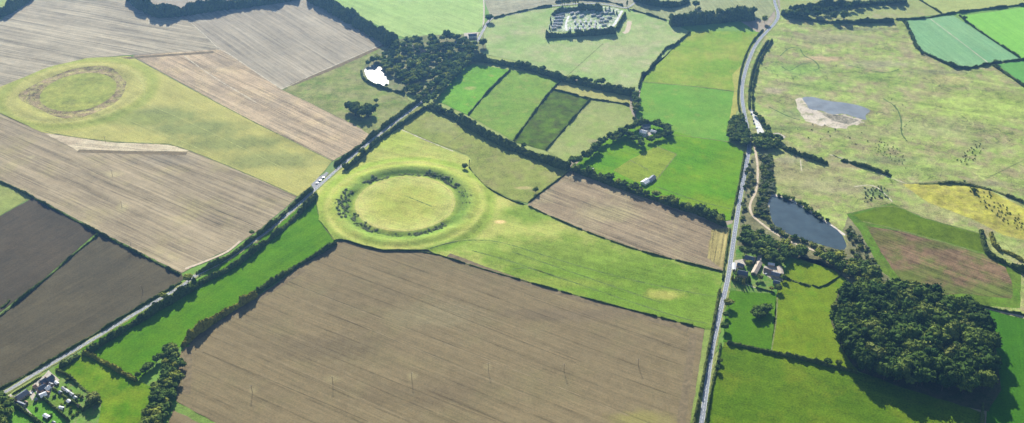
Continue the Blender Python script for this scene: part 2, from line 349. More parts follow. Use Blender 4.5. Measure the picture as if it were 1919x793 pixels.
g('grey_far', [(905,-180),(908,0),(919,32),(1008,16),(1095,6),(1176,16),(1215,-12),(1240,-180)], (.19,.19,.14), (.17,.175,.12), 2, nm='stubble_field', d=((950,0),(1050,-20)), streak=.07)
g('pasture_caravan', [(919,36),(1008,18),(1095,8),(1176,18),(1249,39),(1294,60),(1262,92),(1212,140),(1197,170),(1110,155),(1050,140),(960,112),(900,100),(892,80)], (.12,.215,.045), (.17,.235,.07), 2, ms=1/60, c=(.20,.23,.09), cs=1/40, mid=.16, blobs=[(1180,95,60,30,(.22,.23,.10),.5),(1000,75,50,30,(.12,.22,.045),.5)])
g('small_left', [(820,190),(828,175),(855,143),(876,119),(957,131),(877,216)], (.10,.245,.028), (.12,.25,.035), 3, c=(.22,.25,.08), ct=.62, blobs=[(880,165,12,8,(.26,.26,.11),.7)])
g('small_mid', [(957,131),(1052,151),(1035,167),(1000,212),(962,264),(920,240),(877,216)], (.12,.23,.04), (.15,.24,.05), 3, mid=.2, c=(.18,.24,.07))
g('small_dark', [(1037,168),(1104,185),(1023,282),(962,266),(1000,212)], (.07,.12,.032), (.11,.21,.035), 3, nm='fallow_field', ms=1/30, c=(.07,.09,.04), cs=1/16, ct=.5, mid=.35)
g('small_tan', [(1106,187),(1178,198),(1187,218),(1204,231),(1164,240),(1123,268),(1088,300),(1060,304),(1023,282)], (.19,.22,.075), (.22,.225,.10), 3, c=(.16,.22,.055), mid=.18, blobs=[(1130,265,25,7,(.24,.20,.14),.8)])
g('small_yellow', [(1054,150),(1181,178),(1180,197),(1106,186),(1037,168)], (.23,.25,.08), (.26,.25,.10), 3)
g('upper_green', [(1294,60),(1340,58),(1426,60),(1399,108),(1385,145),(1383,172),(1314,164),(1203,154),(1205,140),(1262,90)], (.125,.225,.045), (.18,.24,.07), 2, c=(.20,.235,.09), cs=1/40, mid=.18)
g('bright_green', [(1203,154),(1314,164),(1383,173),(1382,200),(1370,240),(1366,265),(1300,257),(1249,241),(1204,231),(1191,218),(1197,190)], (.085,.235,.028), (.11,.245,.035), 2, c=(.16,.25,.05), ct=.62, mid=.14)
g('edge_tan', [(1400,110),(1385,150),(1387,200),(1366,235),(1376,170),(1372,140)], (.21,.24,.08), (.24,.25,.09), 3, nm='field_margin')
g('lower_green', [(1204,231),(1249,241),(1300,257),(1366,265),(1394,285),(1388,333),(1378,380),(1370,412),(1345,416),(1266,385),(1164,348),(1072,315),(1123,268)], (.085,.225,.026), (.12,.24,.035), 2, d=((1240,345),(1360,385)), streak=.05, tram=.06, c=(.15,.245,.04), ct=.58, mid=.15, blobs=[(1320,385,60,25,(.18,.26,.05),.6)])
g('paddock', [(1229,274),(1268,289),(1223,346),(1190,340),(1150,320),(1180,300)], (.18,.225,.075), (.20,.23,.09), 3, nm='paddock', d=((1180,300),(1250,320)), streak=.06)
# marsh
m = field('marsh', (.15,.20,.05), (.20,.225,.075), ((1440,120),(1700,160)), .08, 14, 0, mott=1, ms=1/45, c=(.185,.155,.09), cs=1/26, ct=.49, mid=.34, grain=.22, contour=12,
     blobs=[(1545,110,45,12,(.30,.22,.14),.85),(1560,70,90,25,(.19,.17,.10),.6),(1500,130,60,30,(.13,.22,.05),.6),(1850,200,120,60,(.20,.255,.06),.7),(1760,240,90,40,(.185,.19,.09),.5),(1650,120,70,16,(.18,.16,.11),.6),
            (1640,145,60,20,(.15,.22,.05),.7),(1780,150,40,20,(.25,.22,.10),.6),(1500,340,60,35,(.19,.20,.075),.7),(1480,300,25,14,(.17,.15,.10),.8),(1590,310,35,15,(.18,.14,.09),.7),(1640,360,22,14,(.09,.13,.045),.9),(1620,250,60,20,(.15,.15,.07),.5),
            (1530,235,35,10,(.20,.17,.10),.8),(1480,325,70,35,(.17,.15,.08),.7),(1560,350,60,25,(.19,.17,.10),.6),(1530,160,60,25,(.115,.17,.04),.6),(1480,215,40,20,(.12,.15,.06),.7),(1470,240,60,10,(.10,.12,.05),.6),(1720,320,80,20,(.14,.19,.05),.6),(1650,300,70,12,(.11,.13,.06),.6),(1790,345,90,10,(.13,.12,.07),.8),(1560,75,60,18,(.165,.155,.08),.7),(1620,55,60,10,(.12,.13,.07),.7),(1700,100,14,40,(.20,.16,.10),.6),(1760,135,70,10,(.13,.13,.07),.7),(1740,175,40,10,(.20,.17,.09),.7),(1850,270,40,18,(.13,.12,.07),.5),(1760,400,70,22,(.21,.20,.09),.6),(1800,380,40,16,(.22,.18,.11),.7),(1860,420,35,25,(.19,.15,.10),.6),(1450,170,20,14,(.22,.18,.13),.8),(1880,470,40,30,(.20,.21,.08),.6)])
poly('marsh', [(1440,60),(1465,28),(1600,38),(1690,37),(1702,55),(1720,92),(1765,118),(1801,131),(1849,123),(1865,123),(1919,160),(2320,420),(2320,710),(1919,598),(1850,585),(1690,530),(1560,470),(1480,440),(1400,440),(1375,430),(1396,330),(1407,262),(1392,200),(1396,140),(1420,90)], m, 1)
g('gorse_slope', [(1690,345),(1740,345),(1800,342),(1850,355),(1930,395),(1960,470),(1919,450),(1880,440),(1820,410),(1740,380)], (.27,.27,.085), (.22,.235,.085), 2, nm='gorse_slope', ms=1/9, c=(.20,.19,.10), cs=1/16, ct=.48, mid=.4)
g('scrub_floor', [(1392,300),(1425,285),(1450,300),(1450,360),(1443,372),(1445,395),(1452,420),(1476,437),(1510,452),(1560,465),(1590,460),(1580,430),(1590,405),(1612,432),(1652,510),(1678,530),(1600,535),(1560,505),(1480,480),(1378,470),(1372,435),(1388,350)], (.13,.13,.065), (.17,.16,.08), 2, nm='scrub_ground', ms=1/14, c=(.22,.21,.09), cs=1/10, mid=.35)
g('teal_left', [(1692,40),(1743,34),(1852,119),(1801,130),(1765,116),(1729,99),(1714,75),(1702,52)], (.085,.235,.095), (.095,.245,.10), 2, nm='crop_field', d=((1700,45),(1800,125)), streak=.06, tram=.09, tsp=22, mid=.08)
g('teal_right', [(1743,34),(1787,29),(1913,111),(1852,119)], (.085,.235,.095), (.10,.245,.10), 2, nm='crop_field', d=((1760,45),(1870,118)), streak=.06, tram=.09, tsp=22, mid=.08)
g('far_right_green', [(1800,30),(1919,14),(2040,0),(2040,100),(1919,110),(1915,111)], (.11,.27,.06), (.12,.28,.065), 2, nm='crop_field', d=((1830,30),(1919,90)), streak=.04, tram=.06, tsp=22, mid=.08)
g('far_right_low', [(1868,121),(1919,114),(2040,102),(2040,240),(1919,158)], (.10,.26,.055), (.12,.27,.06), 2, nm='crop_field', d=((1830,30),(1919,90)), streak=.05, mid=.08)
g('top_right', [(1722,0),(1690,-180),(2040,-180),(2040,-6),(1919,8),(1767,26)], (.17,.25,.07), (.19,.26,.075), 2, d=((1750,0),(1850,-10)), streak=.04, mid=.1)
g('top_right_mid', [(1462,24),(1458,-180),(1690,-180),(1722,0),(1765,27),(1680,36),(1600,37),(1500,30)], (.18,.24,.07), (.21,.25,.085), 2, mid=.14, c=(.22,.23,.11), cs=1/40)
g('top_mid', [(1185,17),(1205,-180),(1445,-180),(1452,20),(1436,40),(1413,34),(1300,42),(1253,38)], (.19,.215,.10), (.165,.195,.085), 2, d=((1350,0),(1370,25)), streak=.09, sp=6, tram=.1, mid=.12)
# field with brown centre, right
g('right_brown_rim', [(1586,401),(1671,381),(1729,408),(1842,439),(1848,469),(1889,500),(1913,512),(1912,577),(1850,574),(1797,564),(1678,527),(1651,508),(1612,434)], (.085,.19,.028), (.11,.17,.04), 3, c=(.09,.13,.04), ct=.5, mid=.35)
g('right_dark_green', [(1600,403),(1671,383),(1729,410),(1838,440),(1846,474),(1760,450),(1690,432),(1617,416)], (.085,.145,.04), (.10,.18,.042), 4, nm='ley_field', mid=.3)
g('right_brown', [(1624,424),(1685,433),(1770,456),(1845,478),(1885,502),(1898,535),(1896,560),(1800,550),(1740,556),(1688,525),(1655,480)], (.215,.165,.125), (.165,.145,.10), 4, nm='ploughed_field', d=((1640,450),(1880,540)), streak=.15, sp=3, tram=.14, tsp=14, c=(.12,.17,.05), cs=1/30, ct=.51, mid=.3, blobs=[(1690,520,60,18,(.11,.17,.04),.85),(1650,450,30,25,(.13,.17,.05),.7),(1870,545,50,18,(.11,.18,.045),.8),(1780,458,70,12,(.12,.16,.05),.7),(1740,545,60,14,(.10,.18,.04),.7)])
# farm paddocks and southern pastures
g('farm_bright', [(1368,545),(1416,540),(1455,552),(1457,600),(1446,656),(1356,640),(1358,590)], (.075,.20,.02), (.10,.215,.026), 2, mid=.15)
g('farm_yellow', [(1455,552),(1470,505),(1500,480),(1540,490),(1580,517),(1600,540),(1560,590),(1570,640),(1608,695),(1540,678),(1446,656)], (.15,.235,.038), (.175,.25,.045), 2, mid=.2, c=(.12,.23,.03))
g('farm_garden', [(1375,460),(1440,462),(1470,480),(1470,510),(1455,552),(1368,545),(1368,500)], (.075,.19,.022), (.14,.17,.05), 3, nm='garden', ms=1/12)
g('south_green', [(1357,642),(1440,660),(1540,682),(1610,698),(1760,745),(1845,775),(1830,1150),(1283,1150),(1325,760),(1345,680)], (.085,.185,.022), (.11,.205,.028), 2, mid=.2, grain=.24, c=(.15,.225,.04), cs=1/50, d=((1400,680),(1780,790)), streak=.05)
g('east_green', [(1848,580),(1919,598),(2300,700),(2300,1150),(1860,1150),(1848,780)], (.05,.145,.022), (.062,.16,.025), 2, d=((1880,620),(1900,790)), streak=.05, mid=.1)
g('roadside_strip', [(1321,617),(1335,617),(1322,690),(1306,760),(1294,820),(1235,1150),(1230,1150),(1294,793),(1311,686)], (.21,.24,.07), (.14,.21,.04), 3, nm='road_verge')
g('rough_triangle', [(745,238),(786,196),(800,200),(848,218),(892,245),(933,266),(1004,297),(1066,320),(990,381),(960,374),(912,350),(880,315),(884,297),(875,290),(803,263)], (.16,.195,.055), (.20,.21,.08), 2, nm='rough_pasture', c=(.19,.18,.09), ct=.54, mid=.26, blobs=[(980,352,14,5,(.34,.28,.17),.8),(830,235,30,25,(.21,.22,.11),.6)])
g('village_floor', [(690,110),(741,74),(799,66),(874,64),(905,60),(912,95),(882,118),(820,168),(796,184),(766,176),(700,164),(676,136)], (.14,.17,.06), (.20,.19,.10), 3, nm='village_ground', ms=1/15, c=(.30,.27,.18), cs=1/12, ct=.6)
g('garden_bl', [(12,745),(80,702),(100,690),(191,754),(185,793),(100,1150),(-200,1150),(-200,840)], (.10,.20,.03), (.13,.19,.045), 2, nm='garden', ms=1/10, c=(.18,.17,.08), cs=1/7)
g('garden_bright', [(82,750),(122,788),(140,830),(90,830),(45,765)], (.085,.215,.022), (.10,.22,.025), 3, nm='lawn')
g('garden_low', [(10,772),(30,765),(80,800),(100,860),(-40,860),(0,800)], (.085,.215,.022), (.10,.22,.025), 3, nm='lawn')
g('garden_mid', [(97,732),(150,765),(138,782),(86,748)], (.085,.20,.024), (.12,.19,.03), 3, nm='lawn')
g('woodland_floor', [(1556,600),(1570,548),(1632,522),(1678,526),(1765,552),(1848,582),(1868,660),(1875,730),(1852,772),(1800,760),(1740,742),(1680,722),(1608,696),(1580,660)], (.06,.08,.03), (.09,.08,.045), 3, nm='woodland_floor', ms=1/12)
gravel = plain('pale_gravel', (.40,.36,.29), var=.25, sc=.4); sand = plain('sand', (.52,.46,.38), var=.3, sc=.25)
concrete = plain('concrete', (.55,.54,.5), var=.25, sc=.3)
poly('yard', [(62,722),(92,694),(112,712),(96,732),(92,746),(70,742)], gravel, 4)
poly('yard', [(18,745),(30,757),(44,764),(50,768),(36,768)], gravel, 4)
poly('yard', [(50,735),(60,730),(68,740),(60,752)], gravel, 4)
poly('yard', [(1376,488),(1398,484),(1402,496),(1378,504)], gravel, 4)
poly('yard', [(1432,498),(1464,500),(1467,527),(1444,522),(1430,512)], gravel, 4)
poly('yard', [(1420,480),(1428,478),(1424,508),(1414,514),(1410,508)], gravel, 4)
poly('yard', [(1196,242),(1216,240),(1222,252),(1206,258)], gravel, 4)
poly('yard', [(868,62),(900,60),(898,74),(872,72)], gravel, 4)
poly('yard', [(757,84),(776,84),(790,92),(766,92)], gravel, 4)
g('caravan_floor', [(1026,60),(1034,25),(1057,14),(1095,11),(1149,13),(1166,19),(1151,48),(1145,58)], (.48,.47,.38), (.14,.23,.07), 3, nm='caravan_pitches', ms=1/7, c=(.14,.24,.06), cs=1/9, ct=.56, mid=.4)
# water
def water(name, px, col, rough, bd, lvl=5):
    q = NB(name); tc = q.n('ShaderNodeTexCoord').outputs['Object']
    p = q.n('ShaderNodeBsdfPrincipled'); q.put(p.inputs['Base Color'], q.mix(q.mr(q.noise(tc, 1/20, 4), .35, .65), col, tuple(c*1.5 for c in col)))
    p.inputs['Roughness'].default_value = rough; p.inputs['IOR'].default_value = 1.33
    b = q.n('ShaderNodeBump'); b.inputs['Distance'].default_value = bd; q.l(q.noise(tc, .9, 3), b.inputs['Height']); q.l(b.outputs[0], p.inputs['Normal'])
    q.l(p.outputs[0], q.out.inputs[0])
    return poly('pond', px, q.m, lvl, smooth=True, jit=.5)
water('water_glare', [(682,131),(690,127),(700,122),(708,121),(717,130),(726,146),(730,158),(719,162),(699,155),(687,146)], (.05,.07,.08), .5, .03)
water('water_marsh', [(1500,182),(1524,181),(1552,190),(1580,192),(1612,198),(1634,207),(1620,216),(1626,227),(1600,219),(1578,212),(1560,216),(1540,207),(1516,206),(1511,194)], (.12,.13,.13), .3, .02)
water('water_lake', [(1440,368),(1462,368),(1492,380),(1526,404),(1554,421),(1577,437),(1588,460),(1580,471),(1554,463),(1506,450),(1472,436),(1447,420),(1442,394)], (.030,.045,.050), .2, .02)
sandm = field('sand_shore', (.60,.52,.42), (.36,.31,.23), None, mott=1, ms=1/12, c=(.20,.20,.10), cs=1/14, ct=.52, mid=.4)
poly('sand_bank', [(1490,185),(1505,180),(1515,195),(1518,206),(1545,210),(1578,214),(1602,221),(1622,228),(1600,238),(1560,240),(1520,232),(1494,216)], sandm, 4, smooth=True, jit=5)
g('mud_bank', [(1540,214),(1578,216),(1610,226),(1590,234),(1560,226)], (.14,.13,.09), (.30,.27,.2), 5, nm='mud_bank', ms=1/6)
poly('sand_bank', [(1436,364),(1462,364),(1494,378),(1528,402),(1556,419),(1582,437),(1586,444),(1560,432),(1500,396),(1450,376),(1446,392),(1438,386)], sand, 4, smooth=True, jit=.6)
# ------------------------------------------------------------------ roads, tracks, marks
asph = plain('asphalt', (.20,.215,.24), .9, .05, .14, .3); asph2 = plain('asphalt_pale', (.24,.24,.235), .9, .05, .14, .3)
white = plain('white_paint', (.8,.8,.78), var=.02); dirt = plain('dirt_track', (.46,.38,.27), var=.2, sc=.3)
verge = field('verge', (.24,.24,.09), (.16,.20,.06), ms=1/10); tread = plain('dark_grass_line', (.10,.14,.045), var=.4, sc=.15)
paleline = plain('pale_line', (.42,.38,.28), var=.35, sc=.2); greyline = plain('grey_soil_line', (.160,.126,.072), var=.3, sc=.15)
strawl = plain('straw_line', (.33,.34,.12), var=.4, sc=.2); softline = plain('soft_soil_line', (.205,.165,.092), var=.25, sc=.1); darkline = plain('dark_soil_line', (.125,.098,.052), var=.25, sc=.1)
olive = plain('olive_line', (.15,.17,.06), var=.4, sc=.2)
RA = [(-60,772),(10,735),(51,710),(99,680),(163,643),(238,597),(300,560),(344,535),(364,517),(425,487),(480,449),(514,424),(548,394),(592,354),(637,313),(684,273),(732,236),(793,190),(820,165),(861,127),(888,90),(905,58),(917,36),(930,33),(957,27),(1008,15),(1050,9.5),(1095,6),(1132,7.5),(1168,15),(1177,15),(1195,1),(1225,-22),(1270,-60)]
RB = [(1449,-60),(1450,0),(1455,14),(1460,30),(1452,44),(1440,56),(1416,82),(1402,116),(1396,136),(1391,157),(1390,184),(1396,218),(1402,245),(1405,265),(1402,292),(1396,323),(1386,377),(1380,415),(1374,455),(1365,520),(1355,562),(1345,605),(1333,659),(1324,727),(1315,793),(1303,880),(1266,1150)]
def road(name, px, w, mat):
    ribbon('road_verge', px, w+4.5, verge, 5, jit=.2)
    o = ribbon(name, px, w, mat, 7, jit=.03)
    for s in (-1, 1): ribbon('road_edge_line', px, .2, white, 8.0, jit=0, off=s*(w/2-.35))
    ribbon('road_centre_line', px, .22, white, 8.0, jit=0, dash=6)
road('road', RA, 4.7, asph2); road('road', RB, 5.8, asph)
poly('lay_by', [(1404,204),(1411,207),(1420,220),(1428,240),(1437,254),(1421,253),(1416,236),(1411,220)], concrete, 6)
poly('lay_by', [(1448,250),(1460,249),(1472,256),(1470,260),(1458,256)], gravel, 6)
poly('lay_by', [(584,346),(598,332),(612,322),(617,325),(601,341),(596,352),(588,354)], asph2, 6)
ribbon('track', [(1416,262),(1414,275),(1416,285),(1420,310),(1420,333),(1418,357),(1406,380),(1405,392),(1410,405),(1426,418),(1444,432),(1477,452),(1508,463),(1540,475),(1575,490),(1600,497)], 3.4, dirt, 6)
ribbon('track', [(1820,566),(1848,577),(1885,586),(1919,594),(1990,612)], 4.5, dirt, 6)
ribbon('track', [(347,504),(372,495),(400,484),(430,470),(450,452)], 4.0, dirt, 6)
ribbon('track', [(1442,75),(1424,105),(1411,143),(1406,175),(1406,204)], 3.2, tread, 5)
ribbon('track', [(1166,20),(1152,46),(1145,52),(1120,58)], 5, concrete, 6)
ribbon('track', [(1066,30),(1060,44),(1062,58)], 4, concrete, 6)
ribbon('track', [(905,58),(907,30),(907,0),(900,-40)], 3, paleline, 5)
ribbon('track', [(1180,40),(1176,60),(1168,62)], 9, dirt, 4)
ribbon('track', [(18,740),(38,756),(60,780)], 3, gravel, 5)
ribbon('track', [(1380,520),(1392,531),(1420,541),(1450,547)], 1.6, paleline, 5)
def marks(nm, mat, w, lines, lvl=4.5, rel=False):
    for l in lines: ribbon(nm, l, w, mat, lvl, jit=.5 if w < 4 else .08, relief=rel)
marks('field_edge', olive, 1.6, [[(245,105),(360,168),(480,231),(560,271),(623,302)],[(-60,188),(0,212),(78,248),(204,266),(317,270),(357,282),(480,333),(557,368)],
   [(528,168),(580,192),(637,221)],[(592,364),(598,412),(626,450)],[(1586,401),(1671,381),(1729,408),(1842,439)],[(1617,415),(1690,432),(1845,476)],[(1203,153),(1314,163),(1383,172)],
   [(1256,252),(1300,257),(1366,266)],[(1268,289),(1223,346)],[(1229,274),(1268,289)],[(1062,143),(1130,82)],[(1850,334),(1919,300)],[(840,268),(878,243)],[(1446,656),(1455,600),(1457,552)],[(1180,300),(1215,318)]])
marks('field_edge', paleline, 1.5, [[(528,167),(620,125),(718,83)],[(354,40),(380,62),(408,90)],[(405,92),(419,94),(480,136),(528,167)],[(745,240),(803,265),(850,284)],[(345,105),(400,145),(480,192)],[(1743,35),(1800,78),(1852,118)]])
marks('headland', greyline, 9, [[(352,650),(352,700),(350,740)],[(352,645),(480,562),(570,505)],[(1300,625),(1290,700),(1276,793)],[(725,82),(640,122),(545,160)],[(475,455),(530,408),(552,385)],[(840,478),(980,530),(1100,564),(1290,618)],[(0,172),(90,133),(165,116),(248,108),(400,98)],[(146,283),(250,286),(350,288)]], 3.6)
marks('tractor_track', softline, 1.1, [[(540,530),(700,592),(880,662),(1060,730),(1180,780)],[(440,640),(640,730),(760,785)],[(640,490),(800,552),(1010,630)],[(560,560),(840,680),(990,742)]], 3.4)
marks('tractor_track', darkline, 1.2, [[(460,600),(620,668),(800,740),(930,790)],[(620,500),(760,552),(900,610),(1080,680)],[(380,660),(560,735),(690,790)],[(1000,560),(1130,605),(1290,655)]], 3.4)
marks('mown_line', tread, 1.5, [[(960,505),(990,500),(1120,545),(1280,598),(1325,606)],[(806,468),(850,455),(890,449),(940,453),(1030,482),(1130,512),(1250,540),(1340,556)],[(960,472),(1100,520),(1240,568)],[(885,470),(960,490),(1050,522)],[(760,370),(810,390)],[(280,588),(330,566),(400,520),(440,497)],[(1230,350),(1300,375),(1370,392)]], 3.8, True)
marks('mown_line', strawl, .8, [[(820,462),(870,449),(900,447)],[(270,190),(272,170),(262,145),(240,132)],[(262,190),(340,222),(480,290),(560,330)],[(60,225),(120,232),(190,222),(215,216),(300,248),(400,290)]], 3.8, True)
marks('marsh_creek', tread, 2.2, [[(1462,105),(1480,88),(1500,90),(1505,105),(1525,112),(1538,128),(1525,132)],[(1465,125),(1480,135),(1500,120),(1520,118)],[(1590,122),(1620,130),(1660,138),(1685,130)],[(1655,185),(1680,200),(1690,225),(1688,250),(1700,265)],[(1440,200),(1480,220),(1500,225)],[(1560,290),(1600,310),(1650,330)]], 4)
marks('marsh_creek', paleline, 1.6, [[(1555,290),(1600,303),(1660,330),(1700,345)],[(1500,300),(1502,320)],[(1600,350),(1640,345),(1672,378)],[(1560,480),(1590,495)]], 4)
def fair_ring(r0, r1, mat, c, lvl, a0=0, a1=6.2832, nm='worn_ring'):
    v = []; f = []; n = 160
    for i in range(n+1):
        a = a0+(a1-a0)*i/n
        for r in (r0, r1):
            rr = r+random.uniform(-.5, .5); x = c[0]+rr*math.cos(a); y = c[1]+rr*math.sin(a); v.append((x, y, H(x, y)+lvl*LV+.04))
        if i: f.append((2*i-2, 2*i-1, 2*i+1, 2*i))
    o = link(nm, mesh(nm, v, f), mat); o['kind'] = 'structure'
straw = plain('straw_grass', (.36,.34,.13), var=.35, sc=.12)
fair_ring(66.5, 67.6, straw, C1, 4); fair_ring(70, 70.8, straw, C1, 4)
# ------------------------------------------------------------------ foliage meshes
def grid_noise(n1, n2, seed):
    r = np.random.RandomState(seed); return r.rand(n1, n2)
def vnoise2(x, y, seed):
    """smooth value noise of arrays x, y"""
    T = grid_noise(256, 256, seed); xi = np.floor(x).astype(int); yi = np.floor(y).astype(int)
    fx = x-xi; fy = y-yi; fx = fx*fx*(3-2*fx); fy = fy*fy*(3-2*fy)
    g_ = lambda a, b: T[a % 256, b % 256]
    return (g_(xi, yi)*(1-fx)+g_(xi+1, yi)*fx)*(1-fy)+(g_(xi, yi+1)*(1-fx)+g_(xi+1, yi+1)*fx)*fy
NH = [0]
def quads(pos, size, rs):
    """leaf clumps: one randomly turned quad at each point"""
    n = len(pos); a = rs.normal(size=(n, 3)); a /= np.linalg.norm(a, axis=1)[:, None]
    b = np.cross(a, rs.normal(size=(n, 3))); b /= np.linalg.norm(b, axis=1)[:, None]
    s = (size*rs.uniform(.5, 1.2, n))[:, None]
    a = a*s; b = b*s*.8
    V = np.stack([pos-a-b, pos+a-b, pos+a+b, pos-a+b], 1).reshape(-1, 3)
    return V, np.arange(4*n).reshape(-1, 4)
def hedge(px, w, h, label, mat='dark', name='hedge', lump=5.0, rag=.45, ds=1.3, group='hedges along the field edges', cat='hedge', smooth=True, gaps=0.0, hz=None):
    h = h*1.3
    NH[0] += 1; sd = NH[0]*13; rs = np.random.RandomState(sd)
    hz = h*.75 if hz is None else hz
    P = [G(p[0], p[1], hz) for p in px]
    if smooth: P = smoothline(P, 1)
    P = np.array([(p[0], p[1]) for p in resample(P, ds)])
    n = len(P); T = np.gradient(P, axis=0); T /= np.linalg.norm(T, axis=1)[:, None]+1e-9; N = np.stack([-T[:, 1], T[:, 0]], 1)
    s = np.arange(n)*ds
    k = max(6, int(w/1.6)+5); ang = np.linspace(0, math.pi, k)
    lat = -np.cos(ang)*w/2
    S, L = np.meshgrid(s, lat, indexing='ij'); A = np.broadcast_to(ang, S.shape)
    nz = vnoise2(S/lump, L/lump+50, sd)*.7+vnoise2(S/(lump*.35), L/(lump*.35)+9, sd+1)*.3
    hv = h*(1-rag+rag*2*nz)
    big = vnoise2(S/(lump*5), L*0+3, sd+2); hv = hv*(.55+.85*big)
    if name == 'hedge' and h > 2.4:
        th = vnoise2(S/17, L*0+31, sd+6); hv = np.where(th < .2, hv*.45, hv)
    if gaps: 
        gm_ = vnoise2(S/12, L*0+7, sd+5); hv = np.where(gm_ < gaps, hv*.22, hv)
    prof = np.sin(A)**.45
    endt = np.minimum(1, np.minimum(S, s[-1]-S)/2+.05)
    Z = hv*prof*np.clip(endt, 0, 1)+rs.uniform(-.12, .12, S.shape)*h*prof
    wid = (.72+.5*vnoise2(S/lump, L*0+77, sd+3))
    X = P[:, 0][:, None]+N[:, 0][:, None]*L*wid+rs.uniform(-.2, .2, S.shape); Y = P[:, 1][:, None]+N[:, 1][:, None]*L*wid+rs.uniform(-.2, .2, S.shape)
    Z = np.maximum(Z, 0); Z[:, 0] = -.05; Z[:, -1] = -.05
    V = np.stack([X, Y, Z], 2).reshape(-1, 3)
    i = np.arange(n-1)[:, None]*k+np.arange(k-1)[None, :]; i = i.ravel()
    Fc = np.stack([i, i+k, i+k+1, i+1], 1)
    m_ = int(n*k*.55); idx = rs.choice(n*k, m_); pos = V[idx]; pos = pos[pos[:, 2] > h*.25]; pos = pos+rs.normal(0, .25, pos.shape); pos[:, 2] += .1
    QV, QF = quads(pos, min(.75, .2+h*.1), rs)
    me = mesh(name, np.vstack([V, QV]), np.vstack([Fc, QF+len(V)]))
    o = link(name, me, HL[mat]); tag(o, label, cat, group)
    c = V.mean(0); 
    return o
def ico(sub):
    bm = bmesh.new(); bmesh.ops.create_icosphere(bm, subdivisions=sub, radius=1)
    v = np.array([x.co[:] for x in bm.verts]); f = np.array([[a.index for a in q_.verts] for q_ in bm.faces]); bm.free(); return v, f
I2 = ico(2); I1 = ico(1)
def crown_mesh(name, seed, R=5.0, H0=3.0, H1=12.0, lobes=11, leaf=520, conifer=False, lsz=.42, sub=2):
    rs = np.random.RandomState(seed); VV = []; FF = []; off = 0; pts = []
    bv, bf = I2 if sub == 2 else I1
    zc = (H0+H1)/2; hz = (H1-H0)/2
    L = []
    if conifer:
        for i in range(6):
            t = i/5.; L.append((0, 0, H0+(H1-H0)*(.12+.8*t), R*(1-.8*t), R*(1-.6*t)*.9))
    else:
        L.append((0, 0, zc, R*.72, hz*.8))
        for i in range(lobes):
            a = i*2.4+rs.uniform(-.4, .4); t = rs.uniform(-.55, .8); rr = R*.62*math.sqrt(max(0, 1-t*t*.8)); r = R*rs.uniform(.30, .46)
            L.append((rr*math.cos(a), rr*math.sin(a), zc+hz*.72*t, r, r*.9))
    for (x, y, z, r, rz) in L:
        v = bv.copy(); v *= (1+rs.uniform(-.22, .22, len(v)))[:, None]
        v = v*[r, r, rz]+[x, y, z]
        VV.append(v); FF.append(bf+off); off += len(v)
        pts.append(v)
    V = np.vstack(VV); Ft = np.vstack(FF)
    P = V[rs.choice(len(V), leaf)]; c = np.array([0, 0, zc]); P = c+(P-c)*rs.uniform(.97, 1.13, len(P))[:, None]+rs.normal(0, .15, P.shape)
    QV, QF = quads(P, lsz, rs)
    me = D.meshes.new(name)
    me.from_pydata(np.vstack([V, QV]).tolist(), [], [tuple(t) for t in Ft.tolist()]+[tuple(t) for t in (QF+len(V)).tolist()])
    me.update(); return me
def trunk_mesh(name, h, r):
    bm = bmesh.new()
    def cone(p0, p1, r0, r1):
        d = Vector(p1)-Vector(p0); L_ = d.length
        mt = Matrix.Translation((Vector(p0)+Vector(p1))/2) @ d.to_track_quat('Z', 'Y').to_matrix().to_4x4()
        bmesh.ops.create_cone(bm, cap_ends=True, segments=7, radius1=r0, radius2=r1, depth=L_, matrix=mt)
    cone((0, 0, -.3), (0, 0, h), r, r*.6)
    for a in (0.3, 2.3, 4.4): cone((0, 0, h*.75), (math.cos(a)*h*.35, math.sin(a)*h*.35, h*1.35), r*.5, r*.2)
    me = D.meshes.new(name); bm.to_mesh(me); bm.free(); me.materials.append(BARK); return me
CR = {}
def crowns(key, mats, n, **kw):
    base = [crown_mesh('crown', 100*len(CR)+i*7+3, **kw) for i in range(n)]
    out = {}
    for mt in mats:
        L = []
        for b in base: c = b.copy(); c.materials.append(LF[mt]); L.append(c)
        out[mt] = L
    CR[key] = out
crowns('tree', ['dark', 'wood', 'olive', 'yellow'], 5)
crowns('bush', ['dark', 'olive', 'yellow', 'grey'], 4, R=2.2, H0=.0, H1=3.4, lobes=6, leaf=150, lsz=.34, sub=1)
crowns('conifer', ['pine', 'dark', 'yellow'], 3, R=2.8, H0=.8, H1=13, conifer=True, leaf=420, lsz=.4)
crowns('poplar', ['yellow', 'dark', 'wood'], 2, R=2.6, H0=2, H1=22, lobes=16, leaf=600, lsz=.45)
LOW = {'tree': [crown_mesh('crown_small', 900+i, leaf=190, lsz=.6, sub=1) for i in range(4)], 'bush': [crown_mesh('bush_small', 950+i, R=2.2, H0=.0, H1=3.4, lobes=4, leaf=70, lsz=.4, sub=1) for i in range(3)]}
TK = {'tree': trunk_mesh('trunk', 5, .35), 'conifer': trunk_mesh('trunk', 3, .25), 'poplar': trunk_mesh('trunk', 8, .35)}
PHR = {'dark': 'dark green', 'wood': 'dark green', 'olive': 'olive green', 'yellow': 'yellowing', 'grey': 'grey green', 'pine': 'blackish green'}
NAMES = {'tree': 'broadleaf_tree', 'bush': 'bush', 'conifer': 'conifer_tree', 'poplar': 'poplar_tree'}
KIND = {'tree': 'broadleaf tree', 'bush': 'rounded bush', 'conifer': 'conifer', 'poplar': 'tall narrow poplar'}
CAT = {'tree': 'tree', 'bush': 'bush', 'conifer': 'conifer', 'poplar': 'poplar'}
BASEH = {'tree': 12., 'bush': 3.4, 'conifer': 13., 'poplar': 22.}
CNT = {}; PLANTS = []; LIM = 300
